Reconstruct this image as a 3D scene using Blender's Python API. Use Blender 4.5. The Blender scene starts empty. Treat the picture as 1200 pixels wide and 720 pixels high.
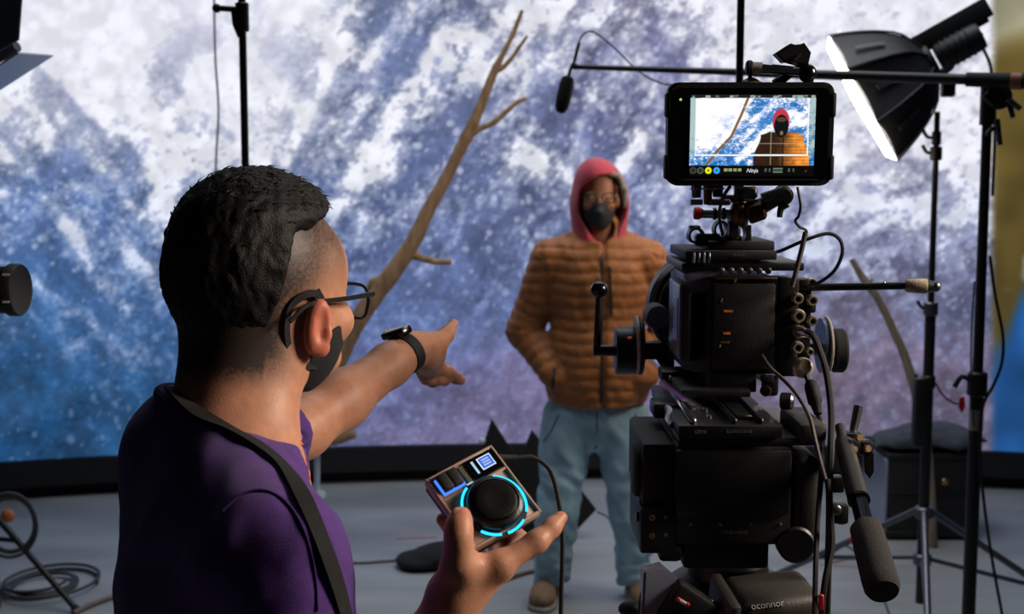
import bpy, bmesh, math, random
import numpy as np
from mathutils import Vector, Matrix

random.seed(7)
SC = bpy.context.scene
COL = SC.collection
PI = math.pi

# ------------------------------------------------------------------ camera
H = 1.75
F_PX = 1500.0
PITCH = math.atan(155.0 / F_PX)
cam_data = bpy.data.cameras.new('camera')
cam_data.sensor_width = 36.0
cam_data.lens = 36.0 * F_PX / 1200.0
cam_data.clip_start = 0.05
cam_data.clip_end = 100
cam_data.dof.use_dof = True
cam_data.dof.focus_distance = 1.45
cam_data.dof.aperture_fstop = 9.0
cam = bpy.data.objects.new('camera', cam_data)
COL.objects.link(cam)
cam.location = (0, 0, H)
cam.rotation_euler = (PI / 2 - PITCH, 0, 0)
SC.camera = cam
CF = Vector((0, math.cos(PITCH), -math.sin(PITCH)))
CU = Vector((0, math.sin(PITCH), math.cos(PITCH)))
CR = Vector((1, 0, 0))


def at(px, py, Y):
    """The point at world depth Y on the sight line of a photograph pixel."""
    d = CF + CR * ((px - 600) / F_PX) + CU * ((360 - py) / F_PX)
    return Vector((0, 0, H)) + d * (Y / d.y)


def ground(px, py, z=0.0):
    d = CF + CR * ((px - 600) / F_PX) + CU * ((360 - py) / F_PX)
    return Vector((0, 0, H)) + d * ((z - H) / d.z)


# ------------------------------------------------------------------ light
world = bpy.data.worlds.new('studio_dark')
SC.world = world
world.use_nodes = True
world.node_tree.nodes['Background'].inputs[0].default_value = (0.75, 0.85, 1.0, 1)
world.node_tree.nodes['Background'].inputs[1].default_value = 0.008
SC.view_settings.view_transform = 'Standard'
SC.view_settings.look = 'None'
SC.view_settings.exposure = 0.0
SC.view_settings.gamma = 1.0


def area(name, loc, target, size, power, color, spread=180, size_y=None):
    d = bpy.data.lights.new(name, 'AREA')
    d.energy = power
    d.color = color
    d.size = size
    if size_y:
        d.shape = 'RECTANGLE'
        d.size_y = size_y
    d.spread = math.radians(spread)
    o = bpy.data.objects.new(name, d)
    COL.objects.link(o)
    o.location = loc
    o.rotation_euler = (Vector(target) - Vector(loc)).to_track_quat('-Z', 'Y').to_euler()
    return o


SCREEN_GAIN = 1.0
area('overhead_stage_light', (0.4, 5.0, 4.6), (0.3, 5.0, 0), 4.0, 50, (0.90, 0.95, 1.0), 110, 3.0)
area('warm_key_light', (2.3, 1.3, 2.6), (-0.1, 1.35, 1.42), 0.8, 11.5, (1.0, 0.84, 0.71), 60)


# ------------------------------------------------------------------ materials
def srgb(r, g, b):
    f = lambda c: c / 255 / 12.92 if c / 255 <= 0.04045 else ((c / 255 + 0.055) / 1.055) ** 2.4
    return (f(r), f(g), f(b), 1.0)


MATS = {}


def mat(name, col, rough=0.5, metal=0.0, var=0.15, scale=40.0, bump=0.0, bscale=None, spec=0.5, sss=0.0,
        stretch=(1, 1, 1), attr=None, sheen=0.0, coat=0.0):
    if name in MATS:
        return MATS[name]
    m = bpy.data.materials.new(name)
    MATS[name] = m
    m.use_nodes = True
    nt = m.node_tree
    b = nt.nodes['Principled BSDF']
    b.inputs['Roughness'].default_value = rough
    b.inputs['Metallic'].default_value = metal
    b.inputs['Specular IOR Level'].default_value = spec
    b.inputs['Coat Weight'].default_value = coat
    if sheen:
        b.inputs['Sheen Weight'].default_value = sheen
    if sss:
        b.inputs['Subsurface Weight'].default_value = sss
        b.inputs['Subsurface Radius'].default_value = (1.0, 0.35, 0.2)
        b.inputs['Subsurface Scale'].default_value = 0.006
    tc = nt.nodes.new('ShaderNodeTexCoord')
    mp = nt.nodes.new('ShaderNodeMapping')
    mp.inputs['Scale'].default_value = stretch
    nt.links.new(tc.outputs['Object'], mp.inputs['Vector'])
    n = nt.nodes.new('ShaderNodeTexNoise')
    n.inputs['Scale'].default_value = scale
    n.inputs['Detail'].default_value = 5
    nt.links.new(mp.outputs[0], n.inputs['Vector'])
    hi = nt.nodes.new('ShaderNodeMix')
    hi.data_type = 'RGBA'
    hi.blend_type = 'MULTIPLY'
    hi.inputs[0].default_value = 1.0
    if attr:
        a = nt.nodes.new('ShaderNodeAttribute')
        a.attribute_name = attr
        nt.links.new(a.outputs['Color'], hi.inputs[6])
    else:
        hi.inputs[6].default_value = col
    mr = nt.nodes.new('ShaderNodeMapRange')
    mr.inputs[1].default_value = 0.3
    mr.inputs[2].default_value = 0.7
    mr.inputs[3].default_value = 1 - var
    mr.inputs[4].default_value = 1 + var
    nt.links.new(n.outputs[0], mr.inputs[0])
    nt.links.new(mr.outputs[0], hi.inputs[7])
    nt.links.new(hi.outputs[2], b.inputs['Base Color'])
    if bump:
        n2 = nt.nodes.new('ShaderNodeTexNoise')
        n2.inputs['Scale'].default_value = bscale or scale * 4
        n2.inputs['Detail'].default_value = 3
        nt.links.new(mp.outputs[0], n2.inputs['Vector'])
        bp = nt.nodes.new('ShaderNodeBump')
        bp.inputs['Strength'].default_value = min(1.0, bump)
        bp.inputs['Distance'].default_value = 0.002
        nt.links.new(n2.outputs[0], bp.inputs['Height'])
        nt.links.new(bp.outputs[0], b.inputs['Normal'])
    return m


def emit(name, col, strength=1.0, attr=None):
    if name in MATS:
        return MATS[name]
    m = bpy.data.materials.new(name)
    MATS[name] = m
    m.use_nodes = True
    nt = m.node_tree
    b = nt.nodes['Principled BSDF']
    b.inputs['Base Color'].default_value = (0.01, 0.01, 0.012, 1)
    b.inputs['Roughness'].default_value = 0.6
    b.inputs['Specular IOR Level'].default_value = 0.1
    b.inputs['Emission Strength'].default_value = strength
    if attr:
        a = nt.nodes.new('ShaderNodeAttribute')
        a.attribute_name = attr
        nt.links.new(a.outputs['Color'], b.inputs['Emission Color'])
    else:
        b.inputs['Emission Color'].default_value = col
    return m


BLACK = mat('black_anodised_metal', srgb(17, 17, 18), 0.42, 0.0, 0.15, 30, 0.15, 600)
BLACKM = mat('black_matte_plastic', srgb(15, 15, 16), 0.62, 0.0, 0.15, 30, 0.2, 500)
BLACKG = mat('black_gloss', srgb(10, 10, 11), 0.18, 0.0, 0.1, 30)
RUBBER = mat('black_rubber', srgb(17, 17, 18), 0.75, 0.0, 0.2, 60, 0.2, 400)
FOAM = mat('grip_foam', srgb(52, 50, 48), 0.95, 0.0, 0.3, 500, 0.9, 700)
CHROME = mat('bright_steel', srgb(205, 208, 214), 0.22, 1.0, 0.08, 30)
STEEL = mat('dull_steel', srgb(120, 120, 124), 0.38, 1.0, 0.15, 30)
BRASS = mat('worn_brass', srgb(190, 160, 110), 0.35, 1.0, 0.25, 60)
BRONZE = mat('bronze_knob', srgb(110, 80, 55), 0.4, 0.8, 0.2, 60)
GREYP = mat('slate_grey_and_lit_sides', srgb(128, 136, 154), 0.24, 0.0, 0.15, 30, 0.1, 500)  # grey parts, and lit sides of black things with the light put into colour
RED = mat('red_plastic', srgb(200, 30, 45), 0.45, 0.0, 0.1, 30)
SCREW = mat('screw_brass', srgb(150, 120, 85), 0.4, 0.9, 0.2, 60)
TAPE = mat('beige_tape', srgb(196, 178, 150), 0.85, 0.0, 0.2, 300, 0.6, 500)
WHITEP = mat('white_plastic', srgb(215, 215, 210), 0.5, 0.0, 0.06, 30)
PIPE = mat('pale_grey_pipe', srgb(205, 212, 222), 0.4, 0.0, 0.08, 30)
INK = mat('pale_print', srgb(205, 200, 190), 0.6, 0.0, 0.05, 30)
INKO = emit('orange_backlit_print', srgb(230, 110, 50), 0.55)
INKD = mat('dim_print', srgb(120, 110, 98), 0.6, 0.0, 0.05, 30)

# ------------------------------------------------------------------ objects
ORG = {}


def thing(name, label, cat, loc=(0, 0, 0), group=None):
    o = bpy.data.objects.new(name, None)
    o.empty_display_size = 0.05
    COL.objects.link(o)
    o.location = loc
    ORG[o.name] = Vector(loc)
    o['label'] = label
    o['category'] = cat
    if group:
        o['group'] = group
    return o


def tag(o, label, cat, group=None):
    o['label'] = label
    o['category'] = cat
    if group:
        o['group'] = group
    return o


def link_mesh(name, me, parent, origin):
    o = bpy.data.objects.new(name, me)
    COL.objects.link(o)
    ORG[o.name] = Vector(origin)
    if parent is not None:
        o.parent = parent
        o.location = Vector(origin) - ORG[parent.name]
    else:
        o.location = origin
    return o


def O(name, bm, m, parent=None, origin=None, sharp=38, smooth=True):
    """Link a bmesh given in world coordinates as one object."""
    if origin is None:
        origin = ORG[parent.name] if parent is not None else Vector((0, 0, 0))
    bmesh.ops.translate(bm, verts=bm.verts, vec=-Vector(origin))
    if smooth:
        lim = math.radians(sharp)
        for f in bm.faces:
            f.smooth = True
        for e in bm.edges:
            if len(e.link_faces) == 2 and e.calc_face_angle(0) > lim:
                e.smooth = False
    me = bpy.data.meshes.new(name)
    bm.to_mesh(me)
    bm.free()
    for mm in (m if isinstance(m, (list, tuple)) else [m]):
        me.materials.append(mm)
    return link_mesh(name, me, parent, origin)


def NB():
    return bmesh.new()


def mkframe(x, y=None, z=None):
    """Rotation matrix from given axes (x and z, or x and y)."""
    x = Vector(x).normalized()
    if z is not None:
        z = Vector(z)
        z = (z - x * z.dot(x)).normalized()
        y = z.cross(x)
    else:
        y = Vector(y)
        y = (y - x * y.dot(x)).normalized()
        z = x.cross(y)
    return Matrix((x, y, z)).transposed()


def axis_rot(a):
    """Rotation taking local Z to direction a."""
    return Vector(a).normalized().to_track_quat('Z', 'Y').to_matrix()


I3 = Matrix.Identity(3)


def box(bm, c, s, R=I3, bev=0.0, seg=1, mi=0):
    r = bmesh.ops.create_cube(bm, size=1.0)
    vs = r['verts']
    M = Matrix.Translation(Vector(c)) @ R.to_4x4() @ Matrix.Diagonal((s[0], s[1], s[2], 1))
    bmesh.ops.transform(bm, matrix=M, verts=vs)
    fs = list({f for v in vs for f in v.link_faces})
    for f in fs:
        f.material_index = mi
    if bev > 0:
        es = list({e for v in vs for e in v.link_edges})
        r = bmesh.ops.bevel(bm, geom=es, offset=bev, segments=seg, affect='EDGES', profile=0.5)
        for f in r['faces']:
            f.material_index = mi


def lathe(bm, o, a, prof, seg=24, mi=0, R=None):
    """Revolve (radius, height) pairs about axis a from point o; ends closed."""
    o = Vector(o)
    if R is None:
        R = axis_rot(a)
    rings = []
    for (r, h) in prof:
        if r < 1e-6:
            rings.append([bm.verts.new(o + R @ Vector((0, 0, h)))])
        else:
            rings.append([bm.verts.new(o + R @ Vector((r * math.cos(2 * PI * k / seg), r * math.sin(2 * PI * k / seg), h))) for k in range(seg)])
    for A, B in zip(rings, rings[1:]):
        for k in range(seg):
            k2 = (k + 1) % seg
            if len(A) == 1 and len(B) == 1:
                continue
            if len(A) == 1:
                f = bm.faces.new((A[0], B[k2], B[k]))
            elif len(B) == 1:
                f = bm.faces.new((A[k], A[k2], B[0]))
            else:
                f = bm.faces.new((A[k], A[k2], B[k2], B[k]))
            f.material_index = mi
    if len(rings[0]) > 1:
        bm.faces.new(list(reversed(rings[0]))).material_index = mi
    if len(rings[-1]) > 1:
        bm.faces.new(rings[-1]).material_index = mi


def cyl(bm, p0, p1, r0, r1=None, seg=16, mi=0, bev=0.0):
    p0, p1 = Vector(p0), Vector(p1)
    r1 = r0 if r1 is None else r1
    L = (p1 - p0).length
    if bev:
        lathe(bm, p0, p1 - p0, [(r0 - bev, 0), (r0, bev), (r1, L - bev), (r1 - bev, L)], seg, mi)
    else:
        lathe(bm, p0, p1 - p0, [(r0, 0), (r1, L)], seg, mi)


def ball(bm, c, r, seg=16, mi=0, sq=(1, 1, 1), R=I3):
    ret = bmesh.ops.create_uvsphere(bm, u_segments=seg, v_segments=max(6, seg // 2), radius=r)
    M = Matrix.Translation(Vector(c)) @ R.to_4x4() @ Matrix.Diagonal((sq[0], sq[1], sq[2], 1))
    bmesh.ops.transform(bm, matrix=M, verts=ret['verts'])
    for v in ret['verts']:
        for f in v.link_faces:
            f.material_index = mi


def spline(pts, n=8):
    P = [Vector(p) for p in pts]
    if len(P) < 3:
        return P
    Q = [P[0] * 2 - P[1]] + P + [P[-1] * 2 - P[-2]]
    out = []
    for i in range(1, len(Q) - 2):
        for k in range(n):
            t = k / n
            a, b, c, d = Q[i - 1], Q[i], Q[i + 1], Q[i + 2]
            out.append(0.5 * ((2 * b) + (c - a) * t + (2 * a - 5 * b + 4 * c - d) * t * t + (3 * b - a - 3 * c + d) * t ** 3))
    out.append(P[-1])
    return out


def tube(bm, pts, r, seg=8, n=8, mi=0, flat=None):
    """Sweep a circle (or a flat band when flat=(width axis vector, w, t)) along a spline."""
    rr = r if isinstance(r, (list, tuple)) else [r] * len(pts)
    S = spline(pts, n)
    m = len(S)
    RR = []
    for i in range(m):
        u = i / (m - 1) * (len(rr) - 1)
        j = min(int(u), len(rr) - 2) if len(rr) > 1 else 0
        RR.append(rr[j] + (rr[j + 1] - rr[j]) * (u - j) if len(rr) > 1 else rr[0])
    up = Vector((0.123, 0.456, 0.88))
    rings = []
    nrm = None
    for i in range(m):
        t = (S[min(i + 1, m - 1)] - S[max(i - 1, 0)]).normalized()
        if nrm is None:
            nrm = up - t * up.dot(t)
        nrm = (nrm - t * nrm.dot(t)).normalized()
        b = t.cross(nrm)
        rings.append([bm.verts.new(S[i] + (nrm * math.cos(2 * PI * k / seg) + b * math.sin(2 * PI * k / seg)) * RR[i]) for k in range(seg)])
    for A, B in zip(rings, rings[1:]):
        for k in range(seg):
            bm.faces.new((A[k], A[(k + 1) % seg], B[(k + 1) % seg], B[k])).material_index = mi
    bm.faces.new(list(reversed(rings[0]))).material_index = mi
    bm.faces.new(rings[-1]).material_index = mi


def band(bm, pts, normals, w, t, n=8, mi=0, taper=None):
    """A flat strap: follows pts, its wide direction is (tangent x normal)."""
    S = spline(pts, n)
    N = spline(normals, n)
    m = len(S)
    rings = []
    for i in range(m):
        tg = (S[min(i + 1, m - 1)] - S[max(i - 1, 0)]).normalized()
        nn = N[i] - tg * N[i].dot(tg)
        nn.normalize()
        sd = tg.cross(nn)
        ww = w if taper is None else w * (taper[0] + (taper[1] - taper[0]) * i / (m - 1))
        rings.append([bm.verts.new(S[i] + sd * a * ww / 2 + nn * b * t / 2) for a, b in ((-1, -1), (1, -1), (1, 1), (-1, 1))])
    for A, B in zip(rings, rings[1:]):
        for k in range(4):
            bm.faces.new((A[k], A[(k + 1) % 4], B[(k + 1) % 4], B[k])).material_index = mi
    bm.faces.new(list(reversed(rings[0]))).material_index = mi
    bm.faces.new(rings[-1]).material_index = mi


def prism(bm, poly, c, R, thick, mi=0, bev=0.0):
    """Extrude a 2-D outline (local x, y) by thick along local z, centred."""
    c = Vector(c)
    lo = [bm.verts.new(c + R @ Vector((x, y, -thick / 2))) for x, y in poly]
    hi = [bm.verts.new(c + R @ Vector((x, y, thick / 2))) for x, y in poly]
    n = len(poly)
    fs = [bm.faces.new(list(reversed(lo))), bm.faces.new(hi)]
    for k in range(n):
        fs.append(bm.faces.new((lo[k], lo[(k + 1) % n], hi[(k + 1) % n], hi[k])))
    for f in fs:
        f.material_index = mi
    if bev:
        es = [e for e in fs[1].edges] + [e for e in fs[0].edges]
        bmesh.ops.bevel(bm, geom=es, offset=bev, segments=2, affect='EDGES')


def text(name, s, c, R, size, m, parent, depth=0.0002, shear=0.0, align='CENTER'):
    cu = bpy.data.curves.new(name, 'FONT')
    cu.body = s
    cu.size = size
    cu.extrude = depth
    cu.shear = shear
    cu.align_x = align
    cu.align_y = 'CENTER'
    cu.resolution_u = 2
    o = bpy.data.objects.new(name, cu)
    dg = bpy.context.evaluated_depsgraph_get()
    COL.objects.link(o)
    dg.update()
    me = bpy.data.meshes.new_from_object(o.evaluated_get(dg))
    bpy.data.objects.remove(o)
    bpy.data.curves.remove(cu)
    me.materials.clear()
    me.materials.append(m)
    me.transform(Matrix.Translation(Vector(c) - ORG[parent.name]) @ R.to_4x4())
    return link_mesh(name, me, parent, ORG[parent.name])


# ------------------------------------------------------------------ smooth bodies: implicit surface, one continuous mesh
def V3(p):
    return np.array(p, dtype=np.float32)


class Body:
    def __init__(self):
        self.prims = []
        self.lo = np.full(3, 1e9)
        self.hi = np.full(3, -1e9)
        self.disp = None

    def _grow(self, p, r):
        self.lo = np.minimum(self.lo, np.array(p) - r)
        self.hi = np.maximum(self.hi, np.array(p) + r)

    def cap(self, a, b, ra, rb, k=0.01, sub=False):
        a, b = V3(a), V3(b)
        ba = b - a
        L2 = float(ba @ ba) + 1e-12

        def f(P):
            pa = P - a
            t = np.clip((pa @ ba) / L2, 0, 1)
            return np.sqrt(((pa - t[..., None] * ba) ** 2).sum(-1)) - (ra + t * (rb - ra))
        self.prims.append((f, k, sub))
        if not sub:
            self._grow(a, ra)
            self._grow(b, rb)
        return self

    def chain(self, pts, rad, k=0.01):
        for i in range(len(pts) - 1):
            self.cap(pts[i], pts[i + 1], rad[i], rad[i + 1], k)
        return self

    def ell(self, c, r, R=I3, k=0.01, sub=False):
        c, r = V3(c), V3(r)
        M = np.array(R, dtype=np.float32)

        def f(P):
            q = (P - c) @ M
            k0 = np.sqrt(((q / r) ** 2).sum(-1)) + 1e-9
            k1 = np.sqrt(((q / (r * r)) ** 2).sum(-1)) + 1e-9
            return k0 * (k0 - 1) / k1
        self.prims.append((f, k, sub))
        if not sub:
            self._grow(c, float(max(r)))
        return self

    def rbox(self, c, s, rad, R=I3, k=0.01, sub=False):
        c, h = V3(c), V3(s) / 2 - rad
        M = np.array(R, dtype=np.float32)

        def f(P):
            q = np.abs((P - c) @ M) - h
            return np.sqrt((np.maximum(q, 0) ** 2).sum(-1)) + np.minimum(q.max(-1), 0) - rad
        self.prims.append((f, k, sub))
        if not sub:
            self._grow(c, float(np.linalg.norm(V3(s) / 2)))
        return self

    def half(self, c, n, k=0.005):
        """Cut away everything on the side that n points to."""
        c, n = V3(c), V3(Vector(n).normalized())
        self.prims.append((lambda P: -((P - c) @ n), k, True))
        return self

    def fn(self, f, k, sub, c=None, r=0.1):
        self.prims.append((f, k, sub))
        if c is not None:
            self._grow(c, r)
        return self

    def mesh(self, res, relax=1):
        B = 16
        pad = res * 3 + 0.004
        lo = self.lo - pad
        nb = np.ceil((self.hi + pad - lo) / (res * B)).astype(int)
        bi = np.stack(np.meshgrid(*[np.arange(n) for n in nb], indexing='ij'), -1).reshape(-1, 3)
        cen = (lo + (bi + 0.5) * res * B).astype(np.float32)
        rad = res * B * 0.5 * 1.7321

        def comb(D, d, k, sub):
            if sub:
                a = -d
                h = np.maximum(k - np.abs(D - a), 0) / k
                return np.maximum(D, a) + h * h * k * 0.25
            h = np.maximum(k - np.abs(D - d), 0) / k
            return np.minimum(D, d) - h * h * k * 0.25
        D = np.full(len(cen), 1.0, np.float32)
        for f, k, sub in self.prims:
            D = comb(D, f(cen), k, sub)
        keep = np.abs(D) < rad * 1.8 + 0.02
        bi, cen = bi[keep], cen[keep]
        n = len(bi)
        g = np.arange(B + 1) * res
        off = np.stack(np.meshgrid(g, g, g, indexing='ij'), -1).astype(np.float32)
        V = np.full((n, B + 1, B + 1, B + 1), 1.0, np.float32)
        base = (lo + bi * res * B).astype(np.float32)
        for f, k, sub in self.prims:
            dc = f(cen)
            idx = np.where(dc < rad * 2.2 + 2 * k + 0.02)[0]
            for s in range(0, len(idx), 256):
                j = idx[s:s + 256]
                P = base[j][:, None, None, None, :] + off[None]
                V[j] = comb(V[j], f(P), k, sub)
        if self.disp is not None:
            for s in range(0, n, 256):
                P = base[s:s + 256][:, None, None, None, :] + off[None]
                V[s:s + 256] += self.disp(P)
        sg = V < 0
        # cells
        cs = np.zeros((n, B, B, B), np.int8)
        for dx in (0, 1):
            for dy in (0, 1):
                for dz in (0, 1):
                    cs += sg[:, dx:dx + B, dy:dy + B, dz:dz + B]
        act = (cs > 0) & (cs < 8)
        ib, ix, iy, iz = np.nonzero(act)
        G = nb * B + 2
        gc = bi[ib] * B + np.stack([ix, iy, iz], -1)
        key = (gc[:, 0].astype(np.int64) * G[1] + gc[:, 1]) * G[2] + gc[:, 2]
        acc = np.zeros((len(ib), 3))
        cnt = np.zeros(len(ib))
        corners = [(a, b, c) for a in (0, 1) for b in (0, 1) for c in (0, 1)]
        for i0, c0 in enumerate(corners):
            for c1 in corners[i0 + 1:]:
                if sum(abs(p - q) for p, q in zip(c0, c1)) != 1:
                    continue
                v0 = V[ib, ix + c0[0], iy + c0[1], iz + c0[2]]
                v1 = V[ib, ix + c1[0], iy + c1[1], iz + c1[2]]
                m = (v0 < 0) != (v1 < 0)
                t = np.where(m, v0 / np.where(m, v0 - v1, 1), 0)
                e = np.array(c0)[None] + t[:, None] * (np.array(c1) - np.array(c0))[None]
                acc += e * m[:, None]
                cnt += m
        vp = lo + (gc + acc / cnt[:, None]) * res
        order = np.argsort(key)
        skey = key[order]
        quads = []
        E = [np.array((1, 0, 0)), np.array((0, 1, 0)), np.array((0, 0, 1))]
        for ax in range(3):
            u, w = E[(ax + 1) % 3], E[(ax + 2) % 3]
            s1 = [slice(0, B)] * 3
            s2 = [slice(0, B)] * 3
            s2[ax] = slice(1, B + 1)
            A0 = sg[(slice(None), *s1)]
            A1 = sg[(slice(None), *s2)]
            jb, jx, jy, jz = np.nonzero(A0 != A1)
            c = bi[jb] * B + np.stack([jx, jy, jz], -1)
            inside0 = A0[jb, jx, jy, jz]
            q = []
            ok = np.ones(len(c), bool)
            for d in (-u - w, -w, 0 * u, -u):
                cc = c + d
                kk = (cc[:, 0].astype(np.int64) * G[1] + cc[:, 1]) * G[2] + cc[:, 2]
                p = np.clip(np.searchsorted(skey, kk), 0, len(skey) - 1)
                ok &= (skey[p] == kk)
                q.append(order[p])
            q = np.stack(q, -1)
            q = np.where(inside0[:, None], q, q[:, ::-1])
            quads.append(q[ok])
        Q = np.concatenate(quads)
        for _ in range(relax):
            s = np.zeros_like(vp)
            c = np.zeros(len(vp))
            for a in range(4):
                for b in ((a + 1) % 4, (a + 3) % 4):
                    np.add.at(s, Q[:, a], vp[Q[:, b]])
                    np.add.at(c, Q[:, a], 1)
            vp = vp * 0.5 + 0.5 * s / np.maximum(c, 1)[:, None]
        return vp, Q


def BO(name, body, res, m, parent, relax=1, color=None, post=None, largest=False):
    """Link a Body as a mesh object, with an optional per-point colour (pattern of the skin or cloth)."""
    vp, Q = body.mesh(res, relax)
    if largest:
        lab = np.arange(len(vp))
        for _ in range(400):
            mn = lab[Q].min(1)
            new = lab.copy()
            for k in range(4):
                np.minimum.at(new, Q[:, k], mn)
            new = new[new]
            if (new == lab).all():
                break
            lab = new
        best = np.bincount(lab).argmax()
        keep = lab == best
        Q = Q[keep[Q[:, 0]]]
        ren = np.cumsum(keep) - 1
        vp, Q = vp[keep], ren[Q]
    if post is not None:
        vp = post(vp)
    org = ORG[parent.name] if parent is not None else Vector((0, 0, 0))
    me = bpy.data.meshes.new(name)
    me.vertices.add(len(vp))
    me.vertices.foreach_set('co', (vp - np.array(org)).astype(np.float32).ravel())
    me.loops.add(Q.size)
    me.loops.foreach_set('vertex_index', Q.astype(np.int32).ravel())
    me.polygons.add(len(Q))
    me.polygons.foreach_set('loop_start', np.arange(0, Q.size, 4, dtype=np.int32))
    me.polygons.foreach_set('use_smooth', np.ones(len(Q), bool))
    me.update(calc_edges=True)
    me.validate()
    if color is not None:
        c = np.ones((len(me.vertices), 4), np.float32)
        c[:, :3] = color(vp)
        a = me.color_attributes.new('col', 'FLOAT_COLOR', 'POINT')
        a.data.foreach_set('color', c.ravel())
    me.materials.append(m)
    return link_mesh(name, me, parent, org)


def vnoise(P, seed=0):
    """Smooth value noise, any shape of points (...,3) -> 0..1."""
    i = np.floor(P).astype(np.int64)
    f = (P - i).astype(np.float32)
    f = f * f * (3 - 2 * f)

    def h(a, b, c):
        x = (a * 374761393 + b * 668265263 + c * 2147483647 + seed * 974634777) & 0xffffffff
        x = ((x ^ (x >> 13)) * 1274126177) & 0xffffffff
        x = x ^ (x >> 16)
        return (x & 0xffff).astype(np.float32) / 65535.0
    r = 0
    for a in (0, 1):
        for b in (0, 1):
            for c in (0, 1):
                w = (f[..., 0] if a else 1 - f[..., 0]) * (f[..., 1] if b else 1 - f[..., 1]) * (f[..., 2] if c else 1 - f[..., 2])
                r = r + w * h(i[..., 0] + a, i[..., 1] + b, i[..., 2] + c)
    return r


def fbm(P, oct=4, seed=0):
    r, a, t = 0, 0.5, 0
    for o in range(oct):
        r = r + a * vnoise(P * (2 ** o), seed + o * 17)
        t += a
        a *= 0.55
    return r / t


def sstep(a, b, x):
    t = np.clip((x - a) / (b - a), 0, 1)
    return t * t * (3 - 2 * t)
# ================================================================== the setting
FLOORM = mat('studio_concrete', srgb(146, 150, 154), 0.45, 0.0, 0.24, 1.6, 0.25, 60, spec=0.4, stretch=(.6, 1.8, 1))
bm = NB()
box(bm, (0, 4.0, -0.05), (14, 16, 0.1))
fl = O('floor', bm, FLOORM)
fl['kind'] = 'structure'

# faint paint line and scuffs on the concrete
bm = NB()
for (a, b, w) in (((960, 662), (1038, 668), 0.012), ((464, 632), (512, 630), 0.02)):
    p, q = ground(*a), ground(*b)
    R = mkframe(q - p, z=(0, 0, 1))
    box(bm, (p + q) / 2 + Vector((0, 0, 0.0008)), ((q - p).length, w, 0.0012), R)
mk = O('floor_marking', bm, mat('red_floor_tape', srgb(150, 98, 112), 0.7))
mk['kind'] = 'structure'

# ------------------------------------------------------------------ the LED video wall: a shallow concave curve, its picture is what it shows
WR = 11.0
WX, WY = 0.5, 7.25          # nearest apex of the curve
WZ0, WZ1 = 0.215, 3.6
TH0, TH1 = -0.40, 0.33


def wall_pt(th, z, r=WR):
    return np.stack([WX + r * np.sin(th), WY - WR + r * np.cos(th), z + 0 * th], -1)


GX = np.array([-60, 0, 50, 100, 150, 200, 250, 300, 350, 400, 450, 500, 550, 600, 650, 700, 800, 900, 1000, 1050, 1100, 1150], float)
GY = np.array([0, 60, 120, 180, 240, 300, 360, 420, 480, 540], float)
GS = np.array([
    [.9, .95, 1, .78, 1, .85, .75, .72, 1, .95, .5, .58, .68, .78, .78, .66, .7, .9, .88, .85, .9, .86],
    [.9, .95, 1.05, 1.05, 1.05, .6, .62, .78, .55, .85, .44, .58, .75, .6, .66, .52, .6, .85, .86, .85, .88, .85],
    [.75, .78, .55, .75, 1.0, .6, .82, .88, .72, .55, .62, .66, .5, .52, .45, .55, .62, .8, .86, .85, .84, .82],
    [.6, .62, .5, .44, .5, .9, .72, .82, .42, .62, .68, .48, .36, .52, .48, .44, .62, .75, .80, .76, .76, .8],
    [.45, .48, .44, .4, .4, .5, .6, .6, .4, .4, .58, .36, .3, .42, .44, .5, .58, .62, .6, .62, .60, .62],
    [.34, .36, .36, .36, .4, .44, .4, .4, .34, .32, .3, .25, .26, .3, .34, .4, .5, .62, .55, .45, .55, .55],
    [.2, .2, .3, .38, .38, .36, .34, .3, .25, .22, .2, .2, .2, .26, .28, .3, .34, .40, .42, .28, .32, .36],
    [.08, .1, .14, .22, .3, .3, .28, .25, .2, .2, .2, .16, .2, .24, .22, .2, .2, .22, .18, .16, .18, .18],
    [.03, .04, .08, .15, .2, .22, .22, .2, .18, .17, .16, .15, .18, .16, .15, .15, .15, .15, .14, .13, .13, .12],
    [.02, .03, .05, .08, .12, .15, .15, .15, .14, .14, .14, .14, .15, .14, .13, .13, .13, .13, .12, .12, .12, .1]])
# rock tones (sRGB), coarse: columns x = 0,150,300,450,600,750,900,1000,1100 ; rows y = 0,120,240,360,450,540
RX = np.array([0, 150, 300, 450, 600, 750, 900, 1000, 1120], float)
RY = np.array([0, 120, 240, 360, 450, 540], float)
RC = np.array([
    [(190, 195, 220), (188, 186, 214), (185, 185, 212), (95, 112, 165), (98, 110, 160), (112, 112, 165), (150, 150, 185), (140, 135, 165), (140, 135, 160)],
    [(105, 122, 172), (118, 128, 172), (165, 170, 205), (82, 100, 158), (84, 98, 152), (96, 102, 162), (120, 125, 175), (150, 148, 182), (140, 138, 168)],
    [(62, 98, 168), (58, 92, 162), (70, 98, 165), (72, 92, 152), (76, 94, 152), (82, 98, 160), (92, 104, 165), (104, 110, 165), (96, 104, 158)],
    [(36, 92, 165), (42, 92, 165), (55, 88, 155), (66, 92, 158), (72, 92, 155), (84, 92, 150), (90, 90, 138), (94, 90, 128), (84, 88, 132)],
    [(18, 82, 150), (26, 88, 160), (44, 88, 152), (78, 84, 142), (88, 82, 130), (92, 84, 126), (92, 80, 112), (90, 78, 108), (88, 76, 108)],
    [(10, 70, 135), (16, 78, 145), (36, 80, 140), (82, 80, 130), (92, 84, 126), (92, 82, 120), (90, 78, 108), (88, 76, 104), (86, 76, 106)]], float)


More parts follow.
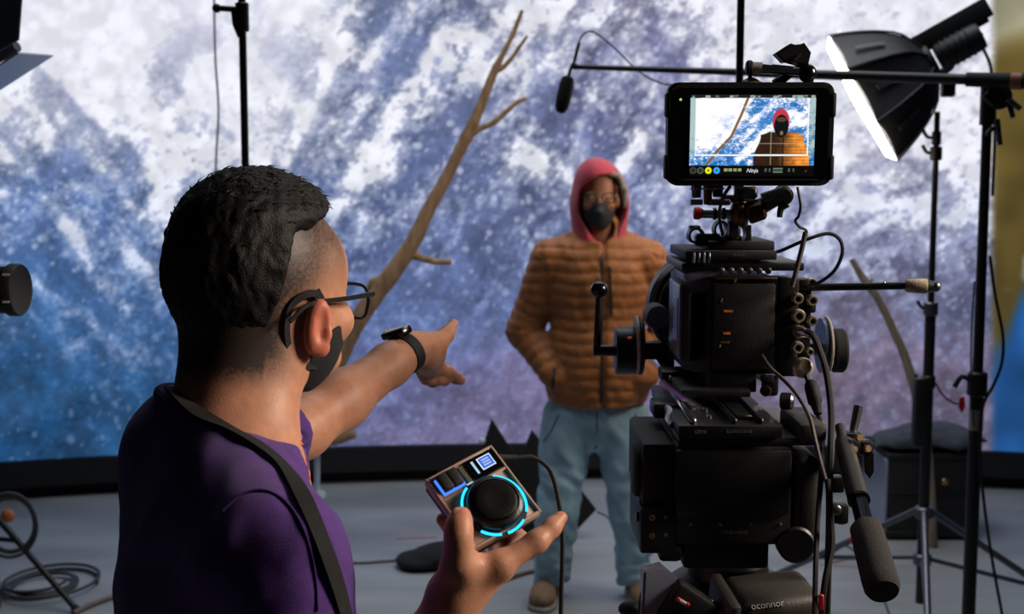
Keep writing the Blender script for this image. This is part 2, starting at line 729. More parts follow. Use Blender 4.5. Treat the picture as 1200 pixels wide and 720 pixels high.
def grid2(X, Y, G, u, v):
    i = np.clip(np.searchsorted(X, u) - 1, 0, len(X) - 2)
    j = np.clip(np.searchsorted(Y, v) - 1, 0, len(Y) - 2)
    a = np.clip((u - X[i]) / (X[i + 1] - X[i]), 0, 1)
    b = np.clip((v - Y[j]) / (Y[j + 1] - Y[j]), 0, 1)
    a, b = a * a * (3 - 2 * a), b * b * (3 - 2 * b)
    if G.ndim == 3:
        a, b = a[..., None], b[..., None]
    return (G[j, i] * (1 - a) + G[j, i + 1] * a) * (1 - b) + (G[j + 1, i] * (1 - a) + G[j + 1, i + 1] * a) * b


def seg_d(u, v, pts):
    d = np.full(u.shape, 1e9)
    for (x0, y0), (x1, y1) in zip(pts, pts[1:]):
        t = np.clip(((u - x0) * (x1 - x0) + (v - y0) * (y1 - y0)) / ((x1 - x0) ** 2 + (y1 - y0) ** 2), 0, 1)
        d = np.minimum(d, np.hypot(u - x0 - t * (x1 - x0), v - y0 - t * (y1 - y0)))
    return d


def n2(u, v, s, seed, oct=3):
    return fbm(np.stack([u / s, v / s, 0 * u + 0.37], -1), oct, seed)


SNOWLINES = [  # snow gullies (+) and bare ribs (-) that give the peaks their shape
    (+.35, 16, [(66, 70), (110, 128), (160, 150), (186, 205), (200, 270)]),
    (+.35, 24, [(75, 20), (120, 80), (150, 128)]),
    (+.30, 9, [(282, 45), (236, 90), (176, 142)]),
    (+.22, 10, [(282, 45), (318, 90), (352, 130)]),
    (-.22, 14, [(250, 40), (205, 70), (150, 120)]),
    (-.22, 11, [(216, 60), (212, 110), (176, 138)]),
    (-.20, 16, [(318, 40), (350, 84), (366, 118)]),
    (-.30, 11, [(448, 8), (424, 50), (392, 100), (372, 150), (352, 190)]),
    (+.30, 15, [(432, 60), (400, 62), (368, 130), (340, 190)]),
    (+.25, 16, [(520, 40), (478, 110), (430, 180), (400, 240)]),
    (+.22, 13, [(622, 0), (600, 60), (560, 96)]),
    (-.28, 13, [(545, 10), (500, 40), (470, 75)]),
    (-.22, 18, [(478, 70), (455, 92)]),
    (-.30, 17, [(560, 110), (520, 150), (498, 190), (450, 235)]),
    (-.22, 20, [(650, 130), (700, 150), (720, 175)]),
    (+.25, 14, [(612, 175), (650, 195), (690, 215)]),
    (+.25, 13, [(750, 165), (735, 185), (720, 195)]),
    (-.25, 13, [(756, 20), (772, 70), (790, 80)]),
    (-.25, 9, [(52, 84), (75, 110), (96, 142), (140, 150), (170, 196)]),
    (-.25, 12, [(70, 165), (96, 200), (60, 190)]),
    (+.22, 12, [(6, 80), (40, 130), (60, 165)]),
    (+.22, 9, [(70, 262), (110, 330), (150, 350)]),
    (-.20, 14, [(0, 285), (40, 300), (90, 345), (130, 370)]),
    (+.20, 9, [(35, 325), (75, 360), (110, 385)]),
    (+.22, 13, [(150, 290), (180, 330), (210, 350)]),
    (+.18, 14, [(960, 300), (1010, 312), (1040, 330)]),
    (+.22, 16, [(950, 270), (1010, 240), (1080, 250)]),
    (-.25, 10, [(1075, 345), (1095, 360)]),
    (-.22, 9, [(1000, 200), (1050, 180), (1100, 205)]),
]


def paint(u, v):
    """The mountain picture on the wall: sRGB 0..1 at picture position (u, v)."""
    wu = u + 26 * (n2(u, v, 70, 3) - .5) + 10 * (n2(u, v, 22, 5) - .5)
    wv = v + 26 * (n2(u, v, 70, 9) - .5) + 10 * (n2(u, v, 22, 6) - .5)
    s = grid2(GX, GY, GS, wu, wv)
    for (amp, w, pts) in SNOWLINES:
        s = s + 1.35 * amp * np.exp(-(seg_d(wu, wv, pts) / w) ** 2)
    # slope-wise streaks
    le = sstep(330, 250, u)
    ri = sstep(800, 950, u)
    def lay(deg, sd):
        ca, sa = math.cos(math.radians(deg)), math.sin(math.radians(deg))
        p, q = wu * ca + wv * sa, -wu * sa + wv * ca
        return fbm(np.stack([p / 60, q / 17, 0 * u], -1), 4, sd)
    streak = lay(48, 21) * le + lay(-58, 22) * (1 - le - ri) + lay(-28, 23) * ri
    clump = n2(wu * 1.0, wv * 1.15, 17, 31, 3)
    fine = 0.55 * n2(u, v * 1.1, 6.5, 41, 2) + 0.45 * n2(u, v * 1.15, 3.6, 43, 2)
    low = sstep(250, 420, v)
    pale = sstep(240, 60, v) * sstep(430, 330, u)
    n = 0.33 * streak + 0.33 * clump + 0.34 * fine
    n = (n - 0.5) * 2.6 + 0.5
    tt = n * 0.74 + (s - 0.5) * 0.86 + 0.10
    m = 0.40 * sstep(0.26, 0.60, tt) + 0.60 * sstep(0.58, 0.76, tt)
    # snow dusting: rounded bright tufts
    tu, tv = u / 8.5, v / 9.0
    iu, iv = np.floor(tu), np.floor(tv)
    tuft = np.zeros_like(u)
    for du in (-1, 0, 1):
        for dv in (-1, 0, 1):
            cu, cv = iu + du, iv + dv
            P = np.stack([cu + .5, cv + .5, 0 * cu + .5], -1)
            r1 = ((np.sin(cu * 127.1 + cv * 311.7) * 43758.5453) % 1.0)
            r2 = ((np.sin(cu * 269.5 + cv * 183.3) * 43758.5453) % 1.0)
            r3 = ((np.sin(cu * 419.2 + cv * 371.9) * 43758.5453) % 1.0)
            rad = 0.20 + 0.50 * r3 ** 3
            d = np.hypot((tu - cu - r1) * (1 + .5 * r2) + .35 * (fine - .5), (tv - cv - r2) * (1.4 - .5 * r1) + .35 * (clump - .5)) / rad
            br = ((np.sin(cu * 57.3 + cv * 91.7) * 24634.6345) % 1.0)
            tuft = np.maximum(tuft, sstep(1.15, 0.6, d) * (br > 0.84 - 0.50 * np.clip(s, 0, 1)) * (0.35 + 0.65 * br))
    tuft = tuft * (1 - pale)
    rock = grid2(RX, RY, RC, wu, wv) / 255.0 * (1 + .22 * sstep(330, 430, v) * sstep(330, 480, u))[..., None]
    rv = (n2(wu, wv, 30, 51, 4) - .5) * 1.1 + (fine - .5) * 0.9 + (streak - .5) * .5
    rock = rock * (1 + rv * (0.62 - 0.35 * pale))[..., None]
    warm = (n2(u, v, 26, 61, 2) - .5)[..., None] * np.array([.10, .02, -.02]) * sstep(260, 420, v)[..., None]
    rock = rock + warm
    rock = rock * 0.70 * (1 - 0.03 * (1 - pale))[..., None] + rock.mean(-1, keepdims=True) * 0.37
    snow_hi = np.array([0.955, 0.96, 1.0])
    snow_lo = np.array([0.66, 0.73, 0.90])
    k = (sstep(430, 180, v) * 0.9 + 0.1 * sstep(0.3, .9, s))[..., None]
    snow = snow_lo * (1 - k) + snow_hi * k
    snow = snow * (0.89 + 0.13 * sstep(.3, .7, n2(u, v, 20, 71, 3)))[..., None]
    mm = np.clip(m + tuft * (0.60 - 0.2 * low) * (1 - m), 0, 1)[..., None]
    c = rock * (1 - mm) + snow * mm
    # mist of the far peaks
    speck = (sstep(.47, .33, .6 * fine + .4 * clump) * (.75 - .45 * pale))[..., None] * mm
    c = c * (1 - speck) + np.clip(rock * 1.15, 0, 1) * speck
    mist = (pale * 0.20 + 0.26 * sstep(860, 980, u) * sstep(290, 120, v))[..., None]
    c = c * (1 - mist) + np.array([0.93, 0.94, 0.99]) * mist
    c = c * (1 - 0.10 * sstep(300, 500, v))[..., None]
    # to the right the wall shows the neighbouring, soft-focus part of the scene
    e = sstep(1157, 1170, u + 5 * (n2(u, v, 60, 81) - .5) - 0.045 * (v - 100) * -1 * 0)
    b1 = n2(u, v, 55, 91, 2)
    ol = np.array([.33, .28, .14])[None, None] * (0.65 + 0.8 * b1)[..., None]
    top = np.array([.62, .60, .50])[None, None] * (0.75 + 0.5 * b1)[..., None]
    bl = np.array([.12, .30, .52])[None, None] * (0.6 + 0.9 * b1)[..., None]
    w1 = sstep(85, 30, v + 60 * (b1 - .5))[..., None]
    w2 = sstep(370, 440, v + (u - 1170) * 2.2 + 120 * (b1 - .5))[..., None]
    soft = ol * (1 - w1) + top * w1
    soft = soft * (1 - w2) + bl * w2
    wh = (sstep(.60, .72, n2(u, v, 34, 95, 2)) * sstep(240, 300, v) * sstep(440, 350, v) * sstep(1165, 1190, u))[..., None]
    soft = soft * (1 - wh * .7) + np.array([.68, .74, .82]) * wh * .7
    c = c * (1 - e[..., None]) + soft * e[..., None]
    return np.clip(c, 0.01, 1)


def to_lin(c):
    return np.where(c <= 0.04045, c / 12.92, ((c + 0.055) / 1.055) ** 2.4)


def grid_mesh(name, Pt, colr, m, parent, flip=False):
    """A grid of points (ny, nx, 3) as one mesh with a colour per point."""
    ny, nx = Pt.shape[:2]
    idx = np.arange(ny * nx).reshape(ny, nx)
    Q = np.stack([idx[:-1, :-1], idx[:-1, 1:], idx[1:, 1:], idx[1:, :-1]], -1).reshape(-1, 4)
    if flip:
        Q = Q[:, ::-1]
    org = ORG[parent.name]
    me = bpy.data.meshes.new(name)
    me.vertices.add(ny * nx)
    me.vertices.foreach_set('co', (Pt.reshape(-1, 3) - np.array(org)).astype(np.float32).ravel())
    me.loops.add(Q.size)
    me.loops.foreach_set('vertex_index', Q.astype(np.int32).ravel())
    me.polygons.add(len(Q))
    me.polygons.foreach_set('loop_start', np.arange(0, Q.size, 4, dtype=np.int32))
    me.polygons.foreach_set('use_smooth', np.ones(len(Q), bool))
    me.update(calc_edges=True)
    c = np.ones((ny * nx, 4), np.float32)
    c[:, :3] = colr.reshape(-1, 3)
    a = me.color_attributes.new('col', 'FLOAT_COLOR', 'POINT')
    a.data.foreach_set('color', c.ravel())
    me.materials.append(m)
    return link_mesh(name, me, parent, org)


vw = thing('video_wall', 'tall curved LED screen across the back showing a snowy blue mountainside', 'screen', (WX, WY, 0))
th = np.linspace(TH0, TH1, 720)
zz = np.linspace(WZ0, WZ1, 330)
TT, ZZ = np.meshgrid(th, zz)
WP = wall_pt(TT, ZZ)
# picture coordinates of each wall point (the picture is fed to the wall for this stage position)
rel = WP - np.array([0, 0, H])
dep = rel @ np.array(CF)
PU = 600 + F_PX * (rel @ np.array(CR)) / dep
PV = 360 - F_PX * (rel @ np.array(CU)) / dep
WC = to_lin(paint(PU, PV))
grid_mesh('screen', WP, WC, emit('led_picture', (1, 1, 1, 1), SCREEN_GAIN, 'col'), vw)


def arc_slab(bm, z0, z1, r0, r1, n=48):
    prev = None
    first = None
    for t in np.linspace(TH0, TH1, n):
        q = [bm.verts.new(Vector(wall_pt(np.array(t), np.array(z), r))) for z, r in ((z0, r0), (z1, r0), (z1, r1), (z0, r1))]
        if prev:
            for k in range(4):
                bm.faces.new((prev[k], prev[(k + 1) % 4], q[(k + 1) % 4], q[k]))
        else:
            bm.faces.new(q)
        prev = q
    bm.faces.new(list(reversed(prev)))
    bmesh.ops.recalc_face_normals(bm, faces=bm.faces)


bm = NB()
arc_slab(bm, WZ0 - 0.03, WZ1, WR + 0.012, WR + 0.11)
O('cabinet_backs', bm, BLACKM, vw)
bm = NB()
arc_slab(bm, 0.07, WZ0 - 0.004, WR - 0.03, WR + 0.10)
O('base_beam', bm, mat('base_beam_black', srgb(26, 26, 30), 0.55, 0, .2, 8), vw)
bm = NB()
arc_slab(bm, 0.0, 0.07, WR + 0.05, WR + 0.10)
O('base_plinth', bm, RUBBER, vw)
# thin cable hanging in front of the screen at the left
bm = NB()
tube(bm, [at(250, -70, 6.6), at(252, 60, 6.6), at(256, 130, 6.6), at(253, 210, 6.6), at(258, 380, 6.6)], 0.006, 5)
tag(O('hanging_wire', bm, mat('grey_wire', srgb(120, 125, 150), .6)), 'thin grey wire hanging down in front of the screen, left of the stand', 'wire')
# ================================================================== people
from mathutils.bvhtree import BVHTree

SKIN_OP = mat('skin_tan', srgb(196, 140, 108), 0.48, 0, 0.08, 90, 0.15, 500, spec=0.35, sss=0.10, attr='col')
SKIN_AC = mat('skin_brown', srgb(150, 98, 72), 0.5, 0, 0.10, 60, 0.0, spec=0.35, sss=0.06)
HAIRM = mat('black_hair', srgb(19, 16, 14), 0.55, 0, 0.3, 200, 0.5, 500, spec=0.22)
MASKM = mat('black_mask_cloth', srgb(20, 20, 22), 0.85, 0, 0.2, 200, 0.5, 900)
SHIRT = mat('purple_jersey', srgb(84, 52, 124), 0.85, 0, 0.14, 60, 0.45, 1300, spec=0.2, sheen=0.15)
SHIRTD = mat('purple_jersey_rib', srgb(66, 42, 100), 0.85, 0, 0.14, 60, 0.5, 1300, spec=0.2)
LANY = mat('black_webbing', srgb(15, 15, 16), 0.8, 0, 0.2, 300, 0.6, 1400)
DENIM_D = mat('dark_trousers', srgb(40, 42, 52), 0.9, 0, 0.2, 50, 0.3, 900)
SHOED = mat('dark_shoe', srgb(30, 30, 32), 0.7)
JACKET = mat('tan_quilted_nylon', srgb(156, 96, 52), 0.6, 0, 0.14, 30, 0.3, 130, spec=0.35, sheen=0.1)
JACKETD = mat('jacket_zip_dark', srgb(48, 32, 24), 0.6)
PINK = mat('coral_hoodie', srgb(186, 62, 80), 0.9, 0, 0.1, 40, 0.35, 500, sheen=0.2)
JEANS = mat('faded_denim', srgb(150, 182, 200), 0.9, 0, 0.32, 7, 0.4, 700, stretch=(1, 1, .5))
SUEDE = mat('tan_suede', srgb(124, 100, 78), 0.9, 0, 0.2, 40, 0.4, 400)
SOLE = mat('pale_sole', srgb(150, 140, 128), 0.8)
LENSM = bpy.data.materials.new('spectacle_lens')
LENSM.use_nodes = True
_b = LENSM.node_tree.nodes['Principled BSDF']
_b.inputs['Base Color'].default_value = (.95, .97, 1, 1)
_b.inputs['Transmission Weight'].default_value = 1.0
_b.inputs['Roughness'].default_value = 0.02
_b.inputs['IOR'].default_value = 1.05


def bvh_of(o):
    off = ORG[o.name]
    return BVHTree.FromPolygons([v.co + off for v in o.data.vertices], [tuple(p.vertices) for p in o.data.polygons])


def onto(bv, px, py, off=0.0):
    """Where the sight line of a pixel meets a finished surface, lifted off it a little."""
    d = (at(px, py, 2.0) - Vector((0, 0, H))).normalized()
    h, n, _, _ = bv.ray_cast(Vector((0, 0, H)), d)
    if h is None:
        h, n, _, _ = bv.find_nearest(at(px, py, 1.3))
    return h + n * off, n


# ------------------------------------------------------------------ the operator
op = thing('person', 'person in purple T-shirt seen from behind, pointing at the actor and holding a controller', 'person', (-0.29, 1.31, 0))
HC = at(300, 325, 1.37)
PHI = math.radians(40)
HF = Vector((math.sin(PHI), math.cos(PHI), 0))
HR = Vector((math.cos(PHI), -math.sin(PHI), 0))
HU = Vector((0, 0, 1))
HM = Matrix((HR, HF, HU)).transposed()


def hp(r, f, u):
    return HC + HR * r + HF * f + HU * u


def hloc(P):
    q = P - np.array(HC, dtype=np.float32)
    return q @ np.array(HM, dtype=np.float32)


def hpx(px, py, r):
    """Point of a sight line at the given distance to the right of the head's midline."""
    o = Vector((0, 0, H))
    d = at(px, py, 1.0) - o
    return o + d * ((r - (o - HC).dot(HR)) / d.dot(HR))


LSH, LEL, LWR = Vector((-.365, 1.46, 1.415)), Vector((-.270, 1.60, 1.428)), at(480, 411, 1.785)
RSH, REL, RWR = Vector((-.213, 1.14, 1.41)), Vector((-.175, 1.075, 1.135)), at(530, 707, 1.155)
B = Body()
# head
B.ell(hp(0, -.002, .008), (.074, .095, .096), HM)
B.ell(hp(0, .042, -.052), (.057, .058, .078), HM, .04)
B.ell(hp(0, .012, -.072), (.058, .062, .045), HM, .03)
B.ell(hp(0, .066, .012), (.055, .03, .04), HM, .03)
B.cap(hp(0, .094, -.022), hp(0, .116, -.055), .008, .013, .012)      # nose
B.ell(hp(0, .085, -.095), (.03, .022, .022), HM, .02)                # mouth and chin
for s in (-1, 1):
    B.ell(hp(s * .036, .078, -.052), (.024, .02, .018), HM, .02)       # cheekbones
    B.ell(hp(s * .033, .101, -.024), (.015, .012, .010), HM, .004, True)  # eye sockets
    B.ell(hp(s * .033, .083, -.024), (.012, .012, .011), HM, .003)
# neck and trunk
B.cap(hp(0, -.026, -.05), Vector((-.298, 1.325, 1.47)), .056, .064, .03)
for s in (-1, 1):
    B.cap(hp(s * .03, .0, -.075), Vector((-.285 + .02 * s, 1.325 - .02 * s, 1.47)), .032, .035, .02)
B.ell((-.292, 1.31, 1.27), (.10, .165, .23), mkframe((.94, .34, 0), (-.34, .94, 0)), .05)
B.cap(LSH, RSH, .05, .05, .05)
B.cap((-.292, 1.31, 1.2), (-.285, 1.30, .95), .11, .115, .05)
for s, hx in ((-1, (-.31, 1.38, .92)), (1, (-.27, 1.21, .92))):
    B.chain([hx, Vector(hx) + Vector((.02, .0, -.42)), Vector(hx) + Vector((-.01, 0, -.84))], [.085, .055, .04], .03)
# far arm, pointing
B.chain([LSH, LEL], [.05, .037], .02)
B.chain([LEL, LEL.lerp(LWR, .35), LEL.lerp(LWR, .8), LWR], [.036, .0365, .0275, .0255], .02)
# pointing hand: thumb up, index reaching out, the rest curled
wl = LWR
B.chain([wl, at(504, 413, 1.84)], [.025, .024], .012)
B.cap(at(498, 414, 1.81), at(510, 426, 1.865), .020, .0135, .01)
B.cap(at(497, 420, 1.81), at(503, 434, 1.86), .018, .013, .01)
B.chain([at(497, 404, 1.80), at(512, 402, 1.825), at(523, 392, 1.845), at(531, 380, 1.862)], [.018, .0135, .0098, .0078], .012)
B.chain([at(509, 427, 1.86), at(525, 437, 1.90), at(534, 443, 1.918), at(540, 446, 1.932)], [.0125, .0095, .0085, .0075], .008)
B.chain([at(504, 433, 1.865), at(516, 442, 1.905), at(521, 446, 1.90), at(514, 446, 1.88)], [.0115, .009, .0082, .0075], .005)
B.chain([at(499, 436, 1.86), at(507, 445, 1.893), at(507, 448, 1.88), at(502, 445, 1.868)], [.011, .0088, .008, .0072], .005)
B.chain([at(494, 434, 1.85), at(499, 443, 1.875), at(499, 445, 1.867), at(496, 442, 1.855)], [.010, .0078, .0072, .0066], .005)
# near arm and the hand under the controller
B.chain([RSH, REL], [.05, .042], .02)
B.chain([REL, REL.lerp(RWR, .3), REL.lerp(RWR, .8), RWR], [.042, .043, .029, .0225], .02)
w = RWR
B.chain([w, at(545, 688, 1.160)], [.0225, .021], .015)
B.cap(at(535, 697, 1.150), at(586, 664, 1.152), .0190, .0120, .014)
B.cap(at(535, 696, 1.162), at(588, 668, 1.172), .0185, .0115, .014)
B.cap(at(535, 698, 1.170), at(576, 674, 1.186), .017, .011, .014)
B.cap(at(533, 696, 1.172), at(560, 672, 1.198), .017, .0105, .014)
B.chain([at(531, 692, 1.150), at(538, 662, 1.138), at(537, 632, 1.136), at(538, 615, 1.143), at(541, 604, 1.148)], [.019, .0145, .0098, .0090, .0074], .014)
B.cap(at(545, 668, 1.143), at(578, 662, 1.152), .009, .010, .014)        # web of the thumb
B.chain([at(586, 662, 1.152), at(629, 635, 1.168), at(646, 619, 1.180), at(657, 607, 1.190)], [.0118, .0100, .0083, .0068], .008)
B.chain([at(588, 668, 1.172), at(612, 636, 1.225), at(590, 612, 1.250), at(575, 600, 1.255)], [.0110, .0095, .0085, .0075], .004)
B.chain([at(577, 674, 1.186), at(585, 640, 1.240), at(556, 612, 1.252), at(540, 602, 1.250)], [.0105, .0095, .0085, .0075], .004)
B.chain([at(560, 672, 1.198), at(555, 645, 1.240), at(530, 622, 1.232), at(519, 609, 1.216)], [.0100, .0088, .0080, .0070], .004)
# ears
for s in (-1, 1):
    RE = HM @ Matrix.Rotation(s * math.radians(-15), 3, 'Z') @ Matrix.Rotation(math.radians(-10), 3, 'X')
    e = hp(s * .0812, .014, -.049)
    B.ell(e, (.0085, .0150, .0310), RE, .004)
    B.ell(e + HU * -.022 + HF * .006, (.008, .009, .011), RE, .005)
    B.ell(e + RE @ Vector((s * .0095, .003, .002)), (.0075, .0088, .0195), RE, .003, True)
    B.ell(e + RE @ Vector((s * .003, .012, -.006)), (.005, .005, .008), RE, .004)


def skin_col(P):
    q = hloc(P.astype(np.float32))
    r, f, u = q[:, 0], q[:, 1], q[:, 2]
    base = np.array(srgb(192, 138, 109)[:3])[None] * np.ones((len(P), 1))
    n = fbm(P * 60, 3, 3)[:, None]
    base = base * (0.9 + 0.2 * n) * np.array([1.0, .98, .96])
    # shaved sides: short stubble thinning out downwards
    head = (u > -.11)
    edge = -.052 + .040 * sstep(-.01, .06, f) - .060 * sstep(.0, -.070, f)
    fz = sstep(edge - .015, edge + .060, u) * sstep(.092, .070, f) * head
    nape = sstep(-.118, -.062, u) * sstep(.005, -.035, f) * head
    fz = np.maximum(fz, nape)
    stip = sstep(.35, .75, vnoise(P * 900, 5)) * .5 + sstep(.3, .7, vnoise(P * 420, 6)) * .5
    ub = .050 + .020 * sstep(.0, .09, f) - .185 * sstep(.000, -.070, f)
    fz = np.maximum(fz, 1.15 * sstep(.034, .004, ub - u) * sstep(.098, .080, f) * sstep(-.118, -.074, u))
    k = np.clip(fz * (0.72 + .26 * stip) * (.95 + .3 * sstep(.05, -.05, f)), 0, .98)[:, None]
    hair = np.array(srgb(44, 38, 33)[:3])[None]
    base = base * (1 - k) + hair * k
    # fingertips are redder; ears have light shining through painted in as red
    ear = (sstep(.076, .084, np.abs(r)) * (np.abs(f) < .04) * (u < -.005) * head)[:, None]
    base = base * (1 - ear * .5) + np.array(srgb(215, 100, 82)[:3])[None] * ear * .5
    for t, rad in ((at(541, 604, 1.148), .014), (at(540, 446, 1.93), .012), (at(657, 605, 1.196), .012)):
        d = np.sqrt(((P - np.array(t)) ** 2).sum(-1))
        k = sstep(rad * 1.6, rad * .6, d)[:, None] * .35
        base = base * (1 - k) + np.array(srgb(205, 112, 92)[:3])[None] * k
    return base


BO('body', B, .0024, SKIN_OP, op, 2, skin_col)

# fingernails
bm = NB()
c = at(538.0, 604, 1.1395)
NR = mkframe(at(550, 601, 1.147) - at(530, 606, 1.142), z=(-.35, -.75, .55))
ball(bm, c, .0068, 10, 0, (1, 1.25, .25), NR)
O('fingernail', bm, mat('nail', srgb(205, 140, 122), .3), op)

# hair: full on top and back, shaved over the ears
Hh = Body()
HMn = np.array(HM, np.float32)
HCn = np.array(HC, np.float32)


def hair_f(P):
    q = hloc(P)
    r, f, u = q[..., 0], q[..., 1], q[..., 2]
    rad = np.array([.0830, .1040, .1045], np.float32)
    qq = q - np.array([0, -.002, .010], np.float32)
    # a fuller quiff at the front and upper right
    k0 = np.sqrt(((qq / rad) ** 2).sum(-1)) + 1e-9
    k1 = np.sqrt(((qq / (rad * rad)) ** 2).sum(-1)) + 1e-9
    d = k0 * (k0 - 1) / k1
    d = d - .004 * sstep(.03, .085, u) - .003 * sstep(.03, .085, f) * sstep(.03, .07, u)
    comb = np.stack([r * 160 + 40 * f, f * 42 - 30 * np.abs(r), u * 60], -1)
    d = d + .0032 * (vnoise(comb, 4) - .5) + .0028 * (vnoise(comb * 2.3, 8) - .5)
    ub = .050 + .020 * sstep(.0, .09, f) - .185 * sstep(.000, -.070, f)
    ub = ub + .006 * (vnoise(q * 120, 9) - .5)
    cut = (ub - u) * .75
    k = .016
    h = np.maximum(k - np.abs(d - cut), 0) / k
    return np.maximum(d, cut) + h * h * k * .25


Hh.fn(hair_f, .001, False, hp(0, 0, 0), .125)
hair = BO('hair', Hh, .0022, HAIRM, op, 1)
bvh = bvh_of(hair)
rng = random.Random(5)
bm = NB()
for i in range(1500):
    r0, f0 = rng.uniform(-.085, .085), rng.uniform(-.10, .11)
    top = hp(r0, f0, .2)
    hit, nrm, _, _ = bvh.ray_cast(top, Vector((0, 0, -1)))
    if hit is None or nrm.z < .42:
        continue
    fwd = sstep(-.05, .07, f0)
    dr = (HF * (.5 + .7 * fwd) + HR * (rng.uniform(-.5, .5) + .5 * (r0 / .08)) + HU * (.1 + .45 * fwd * rng.random()))
    dr = (dr - nrm * dr.dot(nrm) * .95).normalized()
    L = rng.uniform(.012, .020) * (1 + .25 * fwd)
    sd = dr.cross(nrm).normalized() * rng.uniform(.0009, .0017)
    p0 = hit - nrm * .002
    p1 = p0 + dr * L * .5 + nrm * rng.uniform(.0008, .0022)
    p2 = p0 + dr * L + nrm * rng.uniform(-.001, .0015 + .001 * fwd)
    a = [bm.verts.new(p) for p in (p0 - sd, p0 + sd, p1 + sd * .8, p1 - sd * .8, p2, p1 + nrm * .0012)]
    bm.faces.new((a[0], a[1], a[2], a[5]))
    bm.faces.new((a[0], a[5], a[3]))
    bm.faces.new((a[2], a[4], a[5]))
    bm.faces.new((a[5], a[4], a[3]))
o = O('hair_tufts', bm, HAIRM, hair)
o['kind'] = 'stuff'

# face mask with ear loops
M = Body()
M.ell(hp(0, -.002, .008), (.0775, .0985, .0995), HM)
M.ell(hp(0, .042, -.052), (.0605, .0620, .0815), HM, .04)
M.ell(hp(0, .012, -.072), (.0645, .0690, .0520), HM, .03)
M.cap(hp(0, .098, -.030), hp(0, .122, -.058), .010, .017, .02)
M.half(hp(0, .028, -.06), HF * -1 + HU * .62, .004)
M.half(hp(0, .100, -.036), HU * 1 + HF * -.42, .004)
M.half(hp(0, .05, -.130), HU * -1 + HF * -.35, .004)
mask = BO('face_mask', M, .0024, MASKM, op, 1, largest=True)
bvh = bvh_of(bpy.data.objects['body'])


def skull_r(f, u):
    r = 0
    for (cf, cu, a, b, c) in ((-.002, .008, .074, .095, .096), (.042, -.052, .057, .058, .078), (.012, -.072, .058, .062, .045)):
        q = 1 - ((f - cf) / b) ** 2 - ((u - cu) / c) ** 2
        r = max(r, a * math.sqrt(max(q, 0)))
    return r


bvh = bvh_of(bpy.data.objects['body'])
for s in (1, -1):
    def strap(pts, wd, lift):
        bm = NB()
        P, N = [], []
        for (f, u), l in zip(pts, lift):
            sk = skull_r(f, u)
            h, n, _, _ = bvh.ray_cast(hp(0, f, u), HR * s)
            ex = (h - hp(0, f, u)).length if h is not None else sk
            P.append(hp(s * (min(ex, sk + .010) + l), f, u))
            N.append(HR * s)
        band(bm, P, N, wd, .002, 6)
        O('ear_loop', bm, MASKM, mask)
    strap([(.016, -.013), (.028, -.026), (.036, -.045), (.038, -.066), (.034, -.084)], .0110, (.006, .003, .003, .003, .004))
    strap([(.018, -.014), (.002, -.014), (-.014, -.026), (-.018, -.050), (-.010, -.074), (.010, -.090), (.030, -.094)], .0075, (.006, .006, .003, .003, .003, .003, .004))

# spectacles
GF = mat('black_acetate', srgb(22, 23, 26), .3, 0, .1, 40)
g = O('spectacles', (lambda b: b)(NB()), GF, op) if False else None
bm = NB()


def lens_outline(s, w=.027, h=.0185, n=24):
    out = []
    for k in range(n):
        a = 2 * PI * k / n
        ca, sa = math.cos(a), math.sin(a)
        p = 3.2
        x = w * math.copysign(abs(ca) ** (2 / p), ca)
        z = h * math.copysign(abs(sa) ** (2 / p), sa) * (1 if sa > 0 else 1.08)
        if sa < 0:
            x *= .9
        out.append(hp(s * (.0345) + x, .112 - .10 * ((s * .0345 + x) ** 2) / .07, -.031 + z))
    return out


for s in (-1, 1):
    pts = lens_outline(s)
    tube(bm, pts + [pts[0]], .0019, 6, 2)
tube(bm, [hp(-.010, .113, -.024), hp(0, .116, -.021), hp(.010, .113, -.024)], .002, 6, 4)
for s in (-1, 1):
    cyl(bm, hp(s * .061, .106, -.0215), hp(s * .074, .102, -.021), .0026, .0024, 8)
spec = O('spectacle_frame', bm, GF, op)
for s in (-1, 1):
    bm = NB()
    P = [hp(s * .0735, .102, -.021), hp(s * .0775, .06, -.0225), hp(s * .0800, .018, -.0230), hp(s * .0835, -.004, -.026), hp(s * .083, -.024, -.040)]
    band(bm, P, [HR * s] * 5, .0052, .0024, 6, 0, (1, .8))
    O('temple', bm, GF, spec)
    bm = NB()
    f = [bm.verts.new(p) for p in lens_outline(s)]
    f2 = [bm.verts.new(p - HF * .0012) for p in lens_outline(s)]
    bm.faces.new(f)
    bm.faces.new(list(reversed(f2)))
    for k in range(len(f)):
        bm.faces.new((f[k], f2[k], f2[(k + 1) % len(f)], f[(k + 1) % len(f)]))
    bmesh.ops.recalc_face_normals(bm, faces=bm.faces)
    O('lens', bm, LENSM, spec)

# T-shirt
T = Body()
TF = mkframe((.94, .34, 0), (-.34, .94, 0))
T.ell((-.306, 1.315, 1.25), (.113, .185, .28), TF)
T.ell((-.300, 1.320, 1.06), (.118, .170, .24), TF, .06)
T.cap(LSH + Vector((.0, 0, -.01)), RSH + Vector((-.02, .02, -.012)), .062, .062, .05)
T.cap((-.318, 1.34, 1.468), LSH + Vector((0, 0, .005)), .052, .055, .05)
T.cap((-.306, 1.31, 1.458), RSH + Vector((-.014, 0.01, 0)), .050, .054, .05)
T.cap((-.346, 1.34, 1.450), (-.297, 1.325, 1.44), .066, .066, .04)
T.cap((-.298, 1.326, 1.42), (-.290, 1.334, 1.56), .076, .066, .02)
T.cap(RSH + Vector((.006, -.004, -.006)), RSH.lerp(REL, .62), .060, .0635, .012)
T.cap(LSH, LSH.lerp(LEL, .84), .058, .050, .015)
T.half(Vector((-.29, 1.31, .84)), (0, 0, -1), .01)
